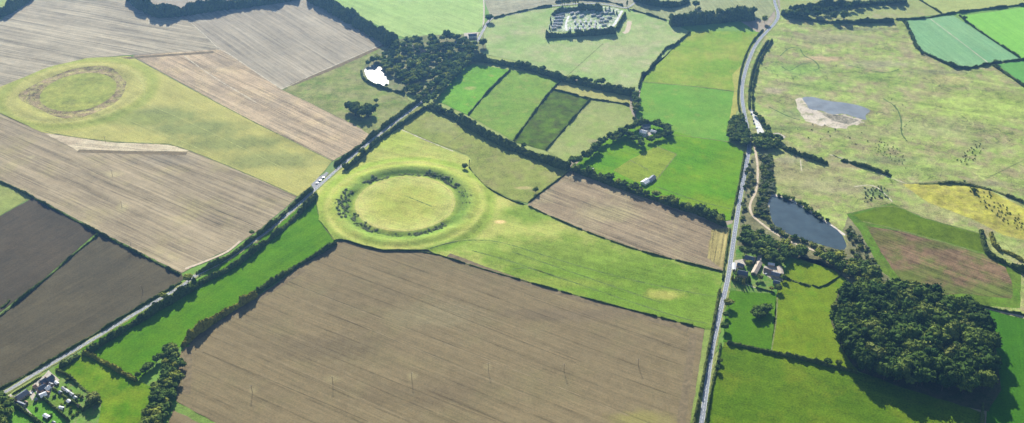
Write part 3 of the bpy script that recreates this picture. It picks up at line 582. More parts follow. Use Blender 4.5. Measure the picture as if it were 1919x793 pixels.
def plant(key, x, y, h, where, mats=(('dark', 1),), group=None, wide=1.0, z=None, adj='', solo=False):
    r = random.random()*sum(w for _, w in mats); mt = mats[-1][0]
    for a, w in mats:
        r -= w
        if r <= 0: mt = a; break
    h *= 1.22 if key == 'tree' else 1.0; s = h/BASEH[key]; sx = s*wide*random.uniform(.9, 1.2)*(1.28 if key == 'tree' and h < 14 else 1.0)*(1.2 if key == 'bush' else 1)
    if z is None: z = H(x, y) if key == 'bush' else 0
    lab = (adj+' ' if adj else '')+PHR[mt]+' '+KIND[key]+' '+where
    PLANTS.append(dict(key=key, x=x, y=y, z=z, h=h, s=s, sx=sx, mt=mt, lab=lab, group=group or (KIND[key]+'s '+where), solo=solo))
def build_plant(p):
    key = p['key']; me = random.choice(CR[key][p['mt']])
    if key == 'bush': root = link('bush', me)
    else: root = D.objects.new(NAMES[key], None); COL.objects.link(root); root.empty_display_size = .5
    root.location = (p['x'], p['y'], p['z']); root.scale = (p['sx'], p['sx']*random.uniform(.9, 1.1), p['s']); root.rotation_euler = (0, 0, random.uniform(0, 6.28))
    tag(root, p['lab'], CAT[key], p['group'])
    if key != 'bush':
        link('crown', me, parent=root); link('trunk', TK[key], parent=root)
def finish_plants():
    cy, sy = math.cos(PIT), math.sin(PIT)
    for key in CR:
        L = [p for p in PLANTS if p['key'] == key]
        for p in L:
            dep = p['y']*cy+(CH-p['z'])*sy
            vx = F*p['x']/dep; vy = F*(-(CH-p['z'])*cy+p['y']*sy)/dep
            p['seen'] = abs(vx) < 975 and abs(vy) < 412; p['rank'] = (p['solo'] and p['seen'], p['seen'], p['h']/dep)
        L.sort(key=lambda p: p['rank'], reverse=True)
        for p in L[:LIM]: build_plant(p)
        rest = L[LIM:]; print(key, len(L), 'rest', len(rest))
        if rest:
            mats = sorted(set(p['mt'] for p in rest)); V = []; Fq = []; MI = []; off = 0
            bank = []
            for b in LOW[key]:
                v = np.array([q_.co[:] for q_ in b.vertices]); tri = [tuple(q_.vertices) for q_ in b.polygons]; bank.append((v, tri))
            for p in rest:
                v, fs = random.choice(bank); a = random.uniform(0, 6.28); c, s_ = math.cos(a), math.sin(a)
                w = np.stack([(v[:, 0]*c-v[:, 1]*s_)*p['sx']+p['x'], (v[:, 0]*s_+v[:, 1]*c)*p['sx']+p['y'], v[:, 2]*p['s']+p['z']], 1)
                V.append(w); Fq += [tuple(i+off for i in t) for t in fs]; MI += [mats.index(p['mt'])]*len(fs); off += len(v)
            me = D.meshes.new(NAMES[key]); me.from_pydata(np.vstack(V).tolist(), [], Fq); me.polygons.foreach_set('material_index', MI); me.update()
            o = link({'tree': 'distant_trees', 'bush': 'small_bushes'}[key], me, [LF[m] for m in mats]); o['kind'] = 'stuff'
            o['label'] = {'tree': 'smaller distant trees in woods, belts and hedges', 'bush': 'small scattered bushes and tussocks'}[key]
            o['category'] = {'tree': 'trees', 'bush': 'bushes'}[key]
def row(key, px, h, sp, where, mats, width=0, hv=.2, wide=1.0, hz=.6, **k):
    P = resample([G(p[0], p[1], h*hz) for p in px], sp)
    for p in P:
        plant(key, p.x+random.uniform(-.22, .22)*sp+random.uniform(-width, width)/2, p.y+random.uniform(-.22, .22)*sp+random.uniform(-width, width)/2, h*random.uniform(1-hv, 1+hv), where, mats, wide=wide, **k)
def area(key, px, h, sp, where, mats, hv=.2, wide=1.0, hz=.6, keep=1.0, cap=None, **k):
    P = [G(p[0], p[1], h*hz) for p in px]; xs = [p[0] for p in P]; ys = [p[1] for p in P]
    c = []
    y = min(ys); j = 0
    while y < max(ys):
        x = min(xs)+(j % 2)*sp/2
        while x < max(xs):
            xx = x+random.uniform(-.33, .33)*sp; yy = y+random.uniform(-.33, .33)*sp
            if inpoly(xx, yy, P) and random.random() < keep: c.append((xx, yy))
            x += sp
        y += sp*.87; j += 1
    if cap and len(c) > cap: c = random.sample(c, cap)
    for xx, yy in c: plant(key, xx, yy, h*random.uniform(1-hv, 1+hv), where, mats, wide=wide, **k)
    return len(c)
def at(key, px, py, h, where, mt='dark', wide=1.0, hz=.6, **k):
    x, y = G(px, py, h*hz); return plant(key, x, y, h, where, ((mt, 1),), wide=wide, solo=True, **k)
# ------------------------------------------------------------------ hedges
def hh(*a, **k): return hedge(*a, **k)
hh([(-40,748),(0,727),(51,700),(99,671),(163,633),(238,587),(300,550),(340,526)], 2.2, 2.0, 'low dark hedge between dark ploughed field and lane, lower left')
hh([(160,655),(190,636),(238,607),(272,587),(300,569),(335,550),(368,527)], 7, 7, 'tall bushy hedge between the lane and bright green strip, lower left', lump=7, rag=.6)
hh([(366,509),(425,481),(477,441),(514,414),(548,381),(586,350)], 4.5, 4.5, 'dense dark hedge on the upper side of lane beside striped brown field')
hh([(370,528),(436,497),(480,463),(514,437),(548,407),(594,362)], 5.5, 5.2, 'dense dark hedge on the lower side of lane above bright green strip', lump=6)
hh([(626,306),(664,278),(688,258),(732,223),(786,184)], 5, 5, 'dark hedge on upper side of lane, between ploughed strip and rough pasture')
hh([(646,315),(684,284),(700,265),(742,236),(798,198)], 5, 5, 'dark hedge on lower side of lane above the central henge', lump=6)
hh([(630,452),(600,470),(560,492),(520,518),(480,545)], 5, 4.5, 'hedge between bright green strip and big ploughed field, upper length', 'dark')
hh([(480,546),(440,569),(408,588),(380,608),(357,624),(340,641)], 7, 7.5, 'yellow topped tall hedge between bright green strip and ploughed field', 'warm', lump=6)
hh([(626,449),(647,449),(684,462),(718,469),(800,469),(888,498),(960,519),(1096,557),(1215,588),(1321,615)], 1.6, 1.3, 'long low thin hedge between henge grassland and big ploughed field', gaps=.25)
hh([(990,385),(1040,408),(1096,432),(1198,469),(1287,491),(1355,508)], 1.8, 1.5, 'low hedge between henge grassland and the smaller ploughed field', gaps=.2)
hh([(802,195),(848,212),(892,239),(933,260),(975,278),(1010,292),(1066,311)], 13, 6.5, 'broad double hedge running southeast from the lane junction', lump=6, rag=.6)
hh([(1070,312),(1123,332),(1164,347),(1215,364),(1266,382),(1317,397),(1360,418)], 9, 5, 'broad hedge along the top of the smaller ploughed field', lump=6, rag=.6)
hh([(957,131),(930,156),(900,188),(877,216)], 2.2, 2.2, 'thin hedge between the first and second small pastures', hz=0)
hh([(1054,150),(1035,167),(1015,192),(1000,212),(980,240),(962,264)], 2.2, 2.2, 'curved thin hedge left of the dark fallow field', hz=0)
hh([(1106,186),(1080,215),(1050,250),(1023,281)], 2.4, 2.4, 'thin hedge between dark fallow field and tan pasture', hz=0)
hh([(1037,168),(1070,176),(1104,186),(1140,190),(1180,197)], 2.0, 2.0, 'thin hedge below the narrow yellow pasture', hz=0)
hh([(884,106),(920,110),(960,117),(1004,126),(1055,144),(1106,155),(1151,166),(1190,172)], 12, 7, 'broad tree filled hedge above the small pastures', lump=7, rag=.65)
hh([(1186,219),(1194,226),(1204,231)], 3, 2.5, 'short dark hedge curving beside the tan pasture corner')
hh([(1294,60),(1264,86),(1248,91),(1214,136),(1203,141),(1197,166)], 3, 3.4, 'stepped narrow hedge below the distant tree belt', smooth=False, hz=0)
hh([(244,-14),(278,10),(303,20),(380,9),(480,-3),(560,-16)], 24, 13, 'angled plantation belt around a green field, top left', name='tree_belt', cat='tree belt', group='plantation belts', lump=4.5, rag=.35)
hh([(580,-14),(620,6),(660,28),(700,52),(735,72)], 26, 13, 'long plantation belt running down to the village trees', name='tree_belt', cat='tree belt', group='plantation belts', lump=4.5, rag=.35)
hh([(-40,42),(-10,24),(20,12),(60,-16)], 14, 11, 'dark tree belt in the far top left corner', name='tree_belt', cat='tree belt', group='plantation belts', lump=6, rag=.5)
hh([(925,35),(957,26),(1008,15),(1035,11)], 3, 2.5, 'thin roadside hedge left of the caravan park', hz=0, group='hedges')
hh([(1040,5),(1095,0),(1135,2),(1168,11)], 3, 2.5, 'thin hedge on the far side of the road behind caravan park', hz=0)
hh([(1036,22),(1060,13),(1095,11),(1130,14)], 9, 8, 'dense conifer screen along the far edge of the caravan park', 'dark', lump=4)
hh([(1024,62),(1060,61),(1110,58),(1155,54)], 7, 9, 'tall clipped conifer screen along the near edge of caravan park', 'dark', lump=3.5, rag=.3)
hh([(1024,64),(1026,56)], 5, 8, 'short conifer hedge on the left corner of caravan park', 'dark', lump=4)
hh([(1156,52),(1162,40),(1172,24)], 5, 5, 'hedge along the right side of the caravan park', 'dark', lump=4)
hh([(1180,18),(1214,27),(1249,39)], 2.5, 2.5, 'thin hedge from the crossroads towards the distant belt', hz=0)
hh([(1190,4),(1215,-12),(1240,-30)], 2.5, 2.5, 'thin hedge along the far road beyond the crossroads', hz=0)
hh([(1256,36),(1300,33),(1368,26),(1415,24)], 18, 13, 'tall dark tree belt left of the main road, far side', name='tree_belt', cat='tree belt', group='plantation belts', lump=7, rag=.5)
hh([(1190,-8),(1225,2),(1265,6),(1290,-4)], 14, 9, 'dark tree belt cut by the top edge of the view', name='tree_belt', cat='tree belt', group='plantation belts', lump=7, rag=.5)
hh([(1476,27),(1520,33),(1559,38),(1610,38),(1676,36)], 7, 6, 'dark hedge above the marsh, right of the main road', lump=6)
hh([(1466,22),(1500,14),(1545,8),(1600,4),(1640,0),(1700,-4)], 11, 8, 'bushy tree lined hedge across the far right pasture', lump=7, rag=.65)
hh([(1678,37),(1736,35),(1767,27),(1850,17),(1919,9),(2010,-1)], 3, 2.8, 'long thin hedge above the blue green crop fields', hz=0)
hh([(1700,-14),(1723,0),(1765,26)], 2.5, 2.5, 'thin hedge between two pale pastures, top right', hz=0)
hh([(1692,40),(1702,52),(1712,71),(1717,88),(1729,99),(1765,116),(1801,131),(1849,122),(1868,117),(1919,112),(2000,104)], 4, 3.4, 'curved bushy hedge around the blue green crop fields', hz=0, lump=4, rag=.6)
hh([(1797,29),(1814,44),(1860,76),(1913,110)], 2.4, 2.4, 'thin hedge between blue green and bright green crops', hz=0)
hh([(1860,122),(1890,142),(1919,162),(1990,215)], 5, 3.5, 'dark hedge on the marsh edge at far right', hz=0)
hh([(1430,56),(1410,78),(1397,104),(1389,128),(1384,160),(1382,190),(1386,210)], 2.6, 2.6, 'thin hedge left of the main road, upper length', hz=0)
hh([(1395,287),(1389,325),(1379,375),(1371,410)], 3, 3, 'thin hedge left of the main road beside bright pastures', hz=0)
hh([(1440,76),(1420,107),(1407,143),(1403,185),(1404,205)], 3.4, 3, 'dark hedge right of the main road, upper length', hz=0)
hh([(1448,72),(1428,103),(1415,140),(1410,175),(1412,205)], 3.4, 3.4, 'beaded row of shrubs beside the old track right of main road', lump=4, rag=.7, gaps=.3)
hh([(1368,428),(1362,470),(1354,525)], 2.6, 2.6, 'dark hedge between stubble strip and main road', hz=0)
hh([(1349,540),(1338,603),(1324,676),(1311,744),(1300,793),(1286,870)], 3.6, 3.2, 'mottled hedge left of the main road beside big ploughed field', 'light', lump=4, rag=.6)
hh([(1351,640),(1343,686),(1330,741),(1322,793),(1308,870)], 2.6, 2.8, 'dark hedge right of the main road beside southern pasture')
hh([(1362,640),(1400,647),(1440,657),(1490,667),(1542,679),(1607,696)], 3, 3.0, 'dark straight hedge between farm paddocks and southern pasture')
hh([(1469,517),(1495,527),(1520,534)], 2.6, 2.4, 'broken dark hedge in the paddock right of the farm', gaps=.3)
hh([(1520,534),(1538,541),(1578,515)], .9, 1.1, 'thin bent paddock hedge near the oval wood', hz=0)
hh([(184,438),(140,473),(95,513),(65,537),(0,590),(-40,622)], 2.2, 2.2, 'straight hedge dividing the two dark ploughed fields')
hh([(-40,322),(0,339),(20,347),(61,368),(122,401),(184,434),(240,463),(290,489),(338,513)], 2.6, 2.5, 'long straight hedge between striped field and dark ploughed fields', rag=.6)
hh([(153,656),(175,664),(210,684),(255,708)], 4.5, 5, 'yellow tipped hedge below the end of bright green strip', 'warm', lump=6)
hh([(104,690),(130,702),(150,722),(189,750)], 3, 3.2, 'dark hedge on the field side of the cottage gardens')
hh([(110,684),(128,674),(148,660)], 6, 5, 'bushy hedge along the lane above the cottage gardens', lump=5)
hh([(97,724),(125,744),(154,764)], 2.6, 2.8, 'dark hedge between two long cottage gardens')
hh([(80,744),(104,764),(130,787)], 2.6, 2.8, 'dark hedge beside the long bright lawn')
hh([(22,737),(40,727),(58,716),(78,704)], 2, 1.8, 'low dark hedge in front of the cottages by the lane')
hh([(28,757),(55,775),(85,796),(110,820)], 3.6, 3.6, 'dark hedge below the bungalow garden')
hh([(152,768),(170,756),(189,752)], 3, 3.2, 'short dark hedge across the garden ends')
hh([(677,134),(680,149),(701,160),(725,168),(759,176)], 4, 3, 'curved dark hedge around the glaring pond', hz=0)
hh([(1840,428),(1845,456),(1853,473),(1882,487),(1919,504),(1970,530)], 6, 5, 'bushy hedge left of the stream at the right edge', lump=5, rag=.6)
hh([(1858,434),(1865,462),(1899,473),(1919,486),(1970,505)], 5, 4, 'scrubby hedge right of the stream at the right edge', 'warm', lump=5, rag=.6)
hh([(1468,272),(1500,286),(1530,295),(1552,303)], 7, 5, 'dark scrub line at the edge of the marsh', lump=5, rag=.6)
hh([(1576,297),(1610,306),(1644,317),(1671,327)], 6, 3, 'patchy scrub line across the marsh', lump=5, rag=.7, gaps=.3)
hh([(1722,343),(1760,342),(1797,341),(1848,351),(1880,362),(1919,378)], 5, 1.8, 'low rough scrub line above the yellow gorse', 'light', lump=5, rag=.7, gaps=.4)
hh([(1820,567),(1850,574),(1885,582),(1919,588),(1990,606)], 2.4, 2.2, 'low hedge along the track beside the oval wood')
hh([(1843,752),(1842,775),(1841,800),(1838,860)], 3.5, 2.6, 'pale scrubby hedge between the two southern pastures', 'light')
hh([(990,380),(1020,356),(1066,322)], 1.6, 1.4, 'thin hedge between rough triangle and smaller ploughed field', hz=0)
hh([(880,300),(878,316),(912,353),(960,377),(985,384)], 1.5, 1.2, 'thin curved hedge between rough triangle and henge grassland', hz=0, gaps=.3)
hh([(0,575),(12,568),(18,560)], 3, 2.4, 'small scrub hedge in the far left field corner')
hh([(1416,538),(1452,547)], 1.2, 1.4, 'clipped garden hedge below the farmhouse')
# ------------------------------------------------------------------ trees
DK = (('dark', 3), ('olive', 1)); VM = (('dark', 4), ('olive', 3), ('yellow', .6)); WD = (('wood', 10), ('olive', 2), ('yellow', .12))
wood = [(1567, 597), (1568, 573), (1583, 556), (1611, 544), (1636, 534), (1680, 532), (1728, 548), (1762, 558), (1807, 574), (1839, 590), (1851, 615), (1858, 651), (1862, 688), (1856, 711), (1829, 723), (1786, 718), (1739, 712), (1691, 702), (1644, 690), (1617, 680), (1596, 655), (1575, 618)]
nw = area('tree', wood, 21, 9.6, 'inside the oval wood', WD, hv=.28, wide=.92, hz=.72, cap=285, group='trees of the oval wood')
print('wood trees', nw)
area('tree', [(700,112),(741,84),(768,75),(799,70),(874,72),(893,84),(884,112),(852,140),(824,160),(796,178),(768,172),(744,150),(740,135),(722,128)], 9, 9.5, 'in the village woodland', VM, hz=.5, cap=190, hv=.35, group='trees of the village woodland')
row('tree', [(800,190),(826,166),(860,131),(884,108)], 10, 10, 'along the lane through the village', DK, group='lane trees in the village')
row('tree', [(786,182),(812,160),(850,126),(880,94)], 9, 11, 'on the upper side of the village lane', VM, group='village lane trees')
for x, y, h, w_ in ((837,66,15,'tallest tree standing at the upper edge of the village'),): at('tree', x, y, h, 'standing tallest at the upper edge of the village')
at('tree', 917, 34, 11, 'at the bend of the lane above the village'); at('tree', 905, 80, 13, 'standing beside the lane in the upper village'); at('tree', 741, 82, 11, 'at the foot of the long plantation belt', 'olive')
at('tree', 700, 112, 11, 'at the upper left end of the village woodland'); at('tree', 690, 118, 8, 'above the left end of the glaring pond'); at('tree', 724, 160, 5, 'at the lower tip of the glaring pond', 'olive'); at('tree', 730, 134, 9, 'on the right bank of the glaring pond', 'yellow')
for i, (x, y) in enumerate(((655,199),(660,205),(666,209),(672,207),(677,212),(682,206),(690,212),(696,206),(667,200),(689,202))): at('tree', x, y, 13, 'in the isolated clump below the pond', group='trees of the isolated clump', wide=1.1)
at('tree', 705, 189, 6, 'standing alone between pond and clump'); at('tree', 679, 284, 9, 'leaning over the lane above the henge', wide=1.1); at('tree', 645, 312, 7, 'at the end of the hedge by the parked cars')
at('tree', 871, 312, 7, 'standing alone at the henge field corner'); at('tree', 1004, 356, 7, 'standing alone above the smaller ploughed field corner')
row('tree', [(1080,318),(1123,328),(1164,345),(1215,362),(1266,380),(1317,392),(1352,414)], 9, 10, 'along the hedge above smaller ploughed field', VM, 5, hv=.3, group='hedgerow trees above smaller ploughed field')
row('tree', [(960,118),(1004,126),(1055,144),(1106,150),(1151,162),(1188,168)], 9, 13, 'in the broad hedge above the small pastures', DK, 5, hv=.3, group='hedgerow trees above small pastures')
row('tree', [(1191,176),(1191,190),(1190,205)], 9, 9, 'in the short row by the yellow pasture', VM, 3, group='short row of trees')
row('tree', [(810,196),(848,211),(892,238),(933,258),(1010,290),(1060,308)], 6.5, 15, 'in the double hedge from the lane junction', DK, 7, hv=.3, group='small trees in the double hedge')
row('tree', [(1066,305),(1088,297),(1117,280),(1120,268),(1145,258),(1183,238),(1204,230)], 10, 8, 'in the belt below the tan pasture', DK, 3, hv=.25, group='belt trees below tan pasture')
row('tree', [(1150,262),(1175,250),(1198,262),(1203,270)], 10, 9, 'on the near side of the hidden farm', DK, 4, group='trees near the hidden farm')
row('tree', [(1204,229),(1230,233),(1249,242),(1256,250)], 9, 8, 'sheltering the hidden farm', (('dark', 1),), 3, group='tall trees sheltering hidden farm')
row('tree', [(1215,262),(1234,256),(1250,252)], 7, 7, 'below the hidden farm buildings', (('dark', 1),), 2, group='narrow trees below hidden farm')
row('tree', [(1258,34),(1300,30),(1368,23),(1413,20)], 14, 13, 'standing in the far belt left of main road', DK, 6, group='trees of the far belt')
at('tree', 1433, 36, 12, 'at the bend of the main road', 'yellow'); at('tree', 1304, 8, 11, 'standing before the far striped field'); at('tree', 1310, 17, 7, 'lower one beside the far striped field')
row('tree', [(1480,26),(1530,22),(1580,14),(1640,4),(1700,0)], 11, 16, 'in the hedge across far right pasture', DK, 6, hv=.35, group='hedgerow trees far right')
for x in (1490,1512,1532): at('tree', x, 27, 13, 'in the trio above the marsh, throwing long shadows', group='trio above the marsh')
at('tree', 1562, 30, 16, 'tallest above the marsh, left one'); at('tree', 1582, 30, 17, 'tallest above the marsh, right one', 'olive'); at('tree', 1808, 34, 7, 'standing at the corner of two crops')
row('bush', [(1702,50),(1710,68),(1717,86),(1730,99)], 4, 9, 'on the curved edge of blue green crop', DK, group='bushes by blue green crop')
at('bush', 1790, 124, 5, 'at the lowest corner of blue green crop'); at('tree', 1866, 116, 6, 'by the far right hedge junction')
area('tree', [(1386,212),(1369,232),(1364,254),(1376,266),(1400,272),(1402,262),(1396,232),(1390,214)], 8, 6.5, 'in the copse left of the main road', (('dark',3),('olive',1.5)), hz=.5, group='copse left of main road')
row('tree', [(1416,212),(1424,222),(1433,232),(1440,242)], 6, 7, 'along the lay-by', DK, 2, group='lay-by trees')
area('tree', [(1412,258),(1440,250),(1466,258),(1470,275),(1440,280),(1418,278)], 8, 8.5, 'in the thicket below the lay-by', DK, hz=.5, group='thicket below the lay-by')
area('bush', [(1424,290),(1444,290),(1450,330),(1447,365),(1440,380),(1442,420),(1432,415),(1414,398),(1425,360),(1427,330)], 4.5, 6.0, 'in the scrub between track and lake', (('dark',3),('grey',3),('olive',2)), hv=.35, group='scrub bushes between track and lake', cap=90)
area('bush', [(1402,300),(1413,300),(1414,330),(1412,355),(1400,378),(1396,400),(1390,420),(1388,400),(1394,350)], 3.4, 6.5, 'between main road and track', (('dark',3),('grey',2),('olive',2),('yellow',1)), hv=.3, keep=.8, group='bushes between main road and track')
area('tree', [(1388,430),(1412,428),(1440,446),(1452,462),(1430,470),(1405,462),(1383,456)], 9, 9.5, 'above the farm by the road junction', DK, hz=.5, group='trees above the farm')
area('tree', [(1440,446),(1480,458),(1520,472),(1500,486),(1470,480),(1440,474)], 9, 9.5, 'behind the farm below the track', VM, hz=.5, group='trees behind the farm')
row('bush', [(1448,425),(1476,440),(1508,452),(1550,466),(1580,472)], 5, 7, 'on the near bank of the lake', (('dark',3),('olive',2),('grey',1),('yellow',1)), 3, group='bushes on near bank of lake')
row('bush', [(1462,364),(1492,376),(1526,398),(1548,412)], 5, 7, 'on the far bank of the lake', (('dark',4),('grey',1)), 4, group='bushes on far bank of lake')
area('tree', [(1510,466),(1560,476),(1600,490),(1650,512),(1652,530),(1625,535),(1590,515),(1550,492)], 8.5, 9, 'between the lake and oval wood', (('dark',4),('olive',3),('yellow',2)), hz=.5, hv=.3, group='trees between lake and oval wood')
area('bush', [(1586,420),(1600,425),(1630,470),(1650,505),(1625,500),(1600,480),(1592,455)], 4, 7, 'in the scrub right of the lake', (('grey',3),('dark',3),('olive',2)), keep=.75, group='scrub right of lake')
for x, y, h, mt, wh in ((1403,493,6,'yellow','in the farm courtyard'),(1431,474,9,'olive','beside the long barn end'),(1450,478,10,'dark','behind the farm outbuildings'),(1462,488,9,'dark','at the right end of the farm'),(1458,540,7,'dark','below the right end of farm yard'),(1446,541,4.5,'yellow','on the lawn below the farm'),(1420,533,5,'dark','on the lawn corner below the long barn'),
     (1412,472,8,'dark','on the lawn above the farm houses'),(1440,484,8,'olive','between the long barn and outbuildings'),(1468,520,7,'dark','at the right edge of farm yard'),(1380,514,5,'dark','between farmhouse and main road'),(1396,470,9,'dark','above the upper farm house'),(1425,520,6,'olive','below the foot of the long barn'),(1366,568,9,'olive','beside the main road below the farm'),(1360,590,6,'dark','beside the road under the large roadside tree'),(1358,612,8,'dark','at the hedge end beside the main road'),(1346,690,6,'dark','in the hedge right of the road, near view'),(1349,676,5,'dark','leaning from hedge right of road')): at('tree', x, y, h, wh, mt)
row('conifer', [(1374,518),(1384,524),(1394,526),(1404,522)], 9, 4.2, 'in the clipped row by the farmhouse', (('dark', 2), ('yellow', 1)), hv=.1, group='clipped row by the farmhouse')
area('tree', [(1396,572),(1415,570),(1438,578),(1450,590),(1436,598),(1412,592)], 7.5, 8, 'in the isolated clump in farm pasture', (('dark', 1),), hz=.5, group='clump in farm pasture')
at('tree', 1552, 678, 6, 'on the straight hedge, left one'); at('tree', 1572, 681, 6.5, 'on the straight hedge, right one')
area('tree', [(303,662),(322,648),(338,646),(340,685),(333,720),(322,750),(309,790),(298,850),(250,850),(268,786),(280,750),(292,722),(310,690)], 8, 8.2, 'in the narrow wood at bottom left', (('dark', 4), ('olive', 2), ('yellow', 1.2)), hz=.5, hv=.25, group='trees of the narrow wood bottom left')
row('tree', [(258,704),(270,694),(284,682),(300,668)], 7, 7, 'along the corner of the bright green strip', DK, 2, group='trees at corner of green strip')
at('tree', 175, 747, 10, 'large one at the garden ends', 'olive', wide=1.15); at('tree', 352, 522, 9, 'at the corner where hedges meet the lane', 'yellow', wide=1.2); at('tree', 360, 538, 9, 'rising from the lane hedge'); at('tree', 305, 555, 7, 'rising above the lane hedge', 'yellow')
at('tree', 472, 436, 5, 'beside the lane at the striped field corner', 'olive'); at('tree', 408, 489, 6, 'by the field track above the lane')
area('tree', [(-40,745),(4,742),(20,752),(24,768),(8,790),(-10,820),(-60,840)], 9, 8, 'beside the cottages at the left edge', DK, hz=.5, group='trees at left edge by cottages')
area('bush', [(105,715),(125,705),(150,735),(172,758),(160,765),(130,742)], 2.6, 6.5, 'in the upper cottage garden', (('dark',2),('olive',2),('grey',1)), keep=.7, group='garden bushes upper')
area('bush', [(92,740),(105,738),(150,772),(140,785),(110,765)], 2.6, 6.5, 'in the middle cottage garden', (('dark',2),('olive',2)), keep=.6, group='garden bushes middle')
area('bush', [(60,760),(80,768),(120,793),(110,810)], 2.4, 7, 'in the lower cottage garden', (('dark',2),('olive',1)), keep=.5, group='garden bushes lower')
# conifer / poplar rows at the caravan park
for i, x in enumerate((1054,1058,1063,1074,1078,1083,1066)): at('poplar', x, 8, 22 if i < 6 else 18, 'behind the caravan park', 'yellow', hz=.1, group='yellow poplars behind the caravan park')
at('poplar', 1175, 10, 15, 'at the crossroads beside the caravan park', 'yellow', hz=.2)
for x, y in ((1135,16),(1142,14),(1150,20),(1156,22),(1032,34),(1033,42),(1030,50)): at('conifer', x, y, 8, 'among the caravans at the park edge', group='conifers among the caravans')
# shrubs of the henge ditch
def hp(r, px, py): return (0, 0)
def ditch(a0, a1, r0, r1, n, mats, h, wh):
    n = int(n*2.3); h = h*.42
    for i in range(n):
        a = random.uniform(a0, a1); r = random.uniform(r0, r1)+random.gauss(0, 1.6)
        x = C1[0]+r*math.cos(a); y = C1[1]+r*math.sin(a)
        plant('bush', x, y, h*random.uniform(.4, 1.6), wh, mats, wide=1.9)
GD = (('grey', 8), ('dark', 1))
def an(px, py): g_ = G(px, py); return math.atan2(g_[1]-C1[1], g_[0]-C1[0])
def ditchpx(p, q_, **k):
    a, b = an(*p), an(*q_)
    if b < a: a, b = b, a
    if b-a > math.pi: a, b = b, a+2*math.pi
    ditch(a, b, k['r0'], k['r1'], k['n'], GD, k['h'], k['wh'])
ditchpx((672,342),(700,330), r0=76, r1=88, n=16, h=2.6, wh='at the upper left end of henge ditch')
ditchpx((700,330),(800,322), r0=74, r1=80, n=24, h=2.0, wh='in the upper henge ditch')
ditchpx((800,322),(862,350), r0=76, r1=88, n=38, h=2.5, wh='in the upper right henge ditch')
ditchpx((862,350),(880,385), r0=80, r1=92, n=16, h=1.4, wh='in the right henge ditch')
ditchpx((646,358),(650,410), r0=80, r1=97, n=42, h=2.4, wh='in the left henge ditch')
ditchpx((650,410),(705,436), r0=74, r1=84, n=32, h=2.2, wh='in the lower left henge ditch')
ditchpx((705,436),(770,444), r0=76, r1=81, n=12, h=1.4, wh='in the lower henge ditch')
ditchpx((770,444),(836,424), r0=75, r1=82, n=28, h=2.0, wh='in the lower right henge ditch')
# tussocks dotted over the marsh
area('bush', [(1640,262),(1690,280),(1700,318),(1670,300),(1640,285)], 1.2, 7, 'dotted over the middle marsh', (('dark', 1),), keep=.6, group='tussocks middle marsh')
area('bush', [(1670,185),(1705,200),(1712,260),(1690,275),(1672,235)], 1.1, 12, 'dotted over the upper marsh', (('dark', 1),), keep=.6, group='tussocks upper marsh')
area('bush', [(1790,300),(1830,268),(1850,272),(1815,310)], 1.4, 6, 'clustered on the right marsh', (('dark', 1),), keep=.6, group='tussocks right marsh')
area('bush', [(1790,330),(1850,355),(1935,420),(1935,450),(1860,400)], 1.6, 7, 'scattered on the yellow gorse slope', (('yellow',3),('olive',3)), keep=.7, group='gorse bushes')
area('bush', [(1500,225),(1600,240),(1680,262),(1640,280),(1520,262),(1450,240)], 1.4, 22, 'scattered below the marsh pool', (('dark', 1),('grey',1)), keep=.5, group='tussocks below marsh pool')
at('bush', 1826, 356, 6, 'standing alone above the yellow gorse'); at('tree', 1662, 322, 5, 'beside the pit in the marsh')
area('bush', [(1616,350),(1662,345),(1668,372),(1620,378)], 1.8, 6, 'in the dark patch of the marsh', (('grey',3),('dark',1)), keep=.7, group='dark patch bushes')
finish_plants()
# ------------------------------------------------------------------ buildings
wallm = {'stone': plain('stone_wall', (.36,.31,.24)), 'white': plain('white_wall', (.72,.70,.66)), 'brick': plain('brick_wall', (.33,.20,.14)), 'metal': plain('sheet_metal_wall', (.45,.47,.48))}
roofm = {'slate': plain('slate_roof', (.12,.135,.16), .7, .25), 'tile': plain('clay_tile_roof', (.27,.19,.14), .8), 'pale': plain('pale_sheet_roof', (.55,.56,.56), .6), 'grey': plain('fibre_cement_roof', (.34,.34,.33), .8), 'sand': plain('weathered_roof', (.42,.35,.27), .9)}
glass = plain('window_glass', (.03,.04,.05), .1, .6, 0); doorm = plain('painted_door', (.15,.10,.07)); frame_w = plain('white_frame', (.75,.75,.73), var=.03)
def boxm(bm, x0, x1, y0, y1, z0, z1):
    r = bmesh.ops.create_cube(bm, size=1)['verts']
    for v in r: v.co = Vector(((x0+x1)/2+v.co.x*(x1-x0), (y0+y1)/2+v.co.y*(y1-y0), (z0+z1)/2+v.co.z*(z1-z0)))
def bmo(name, bm, mat, parent):
    me = D.meshes.new(name); bm.to_mesh(me); bm.free(); return link(name, me, mat, parent)
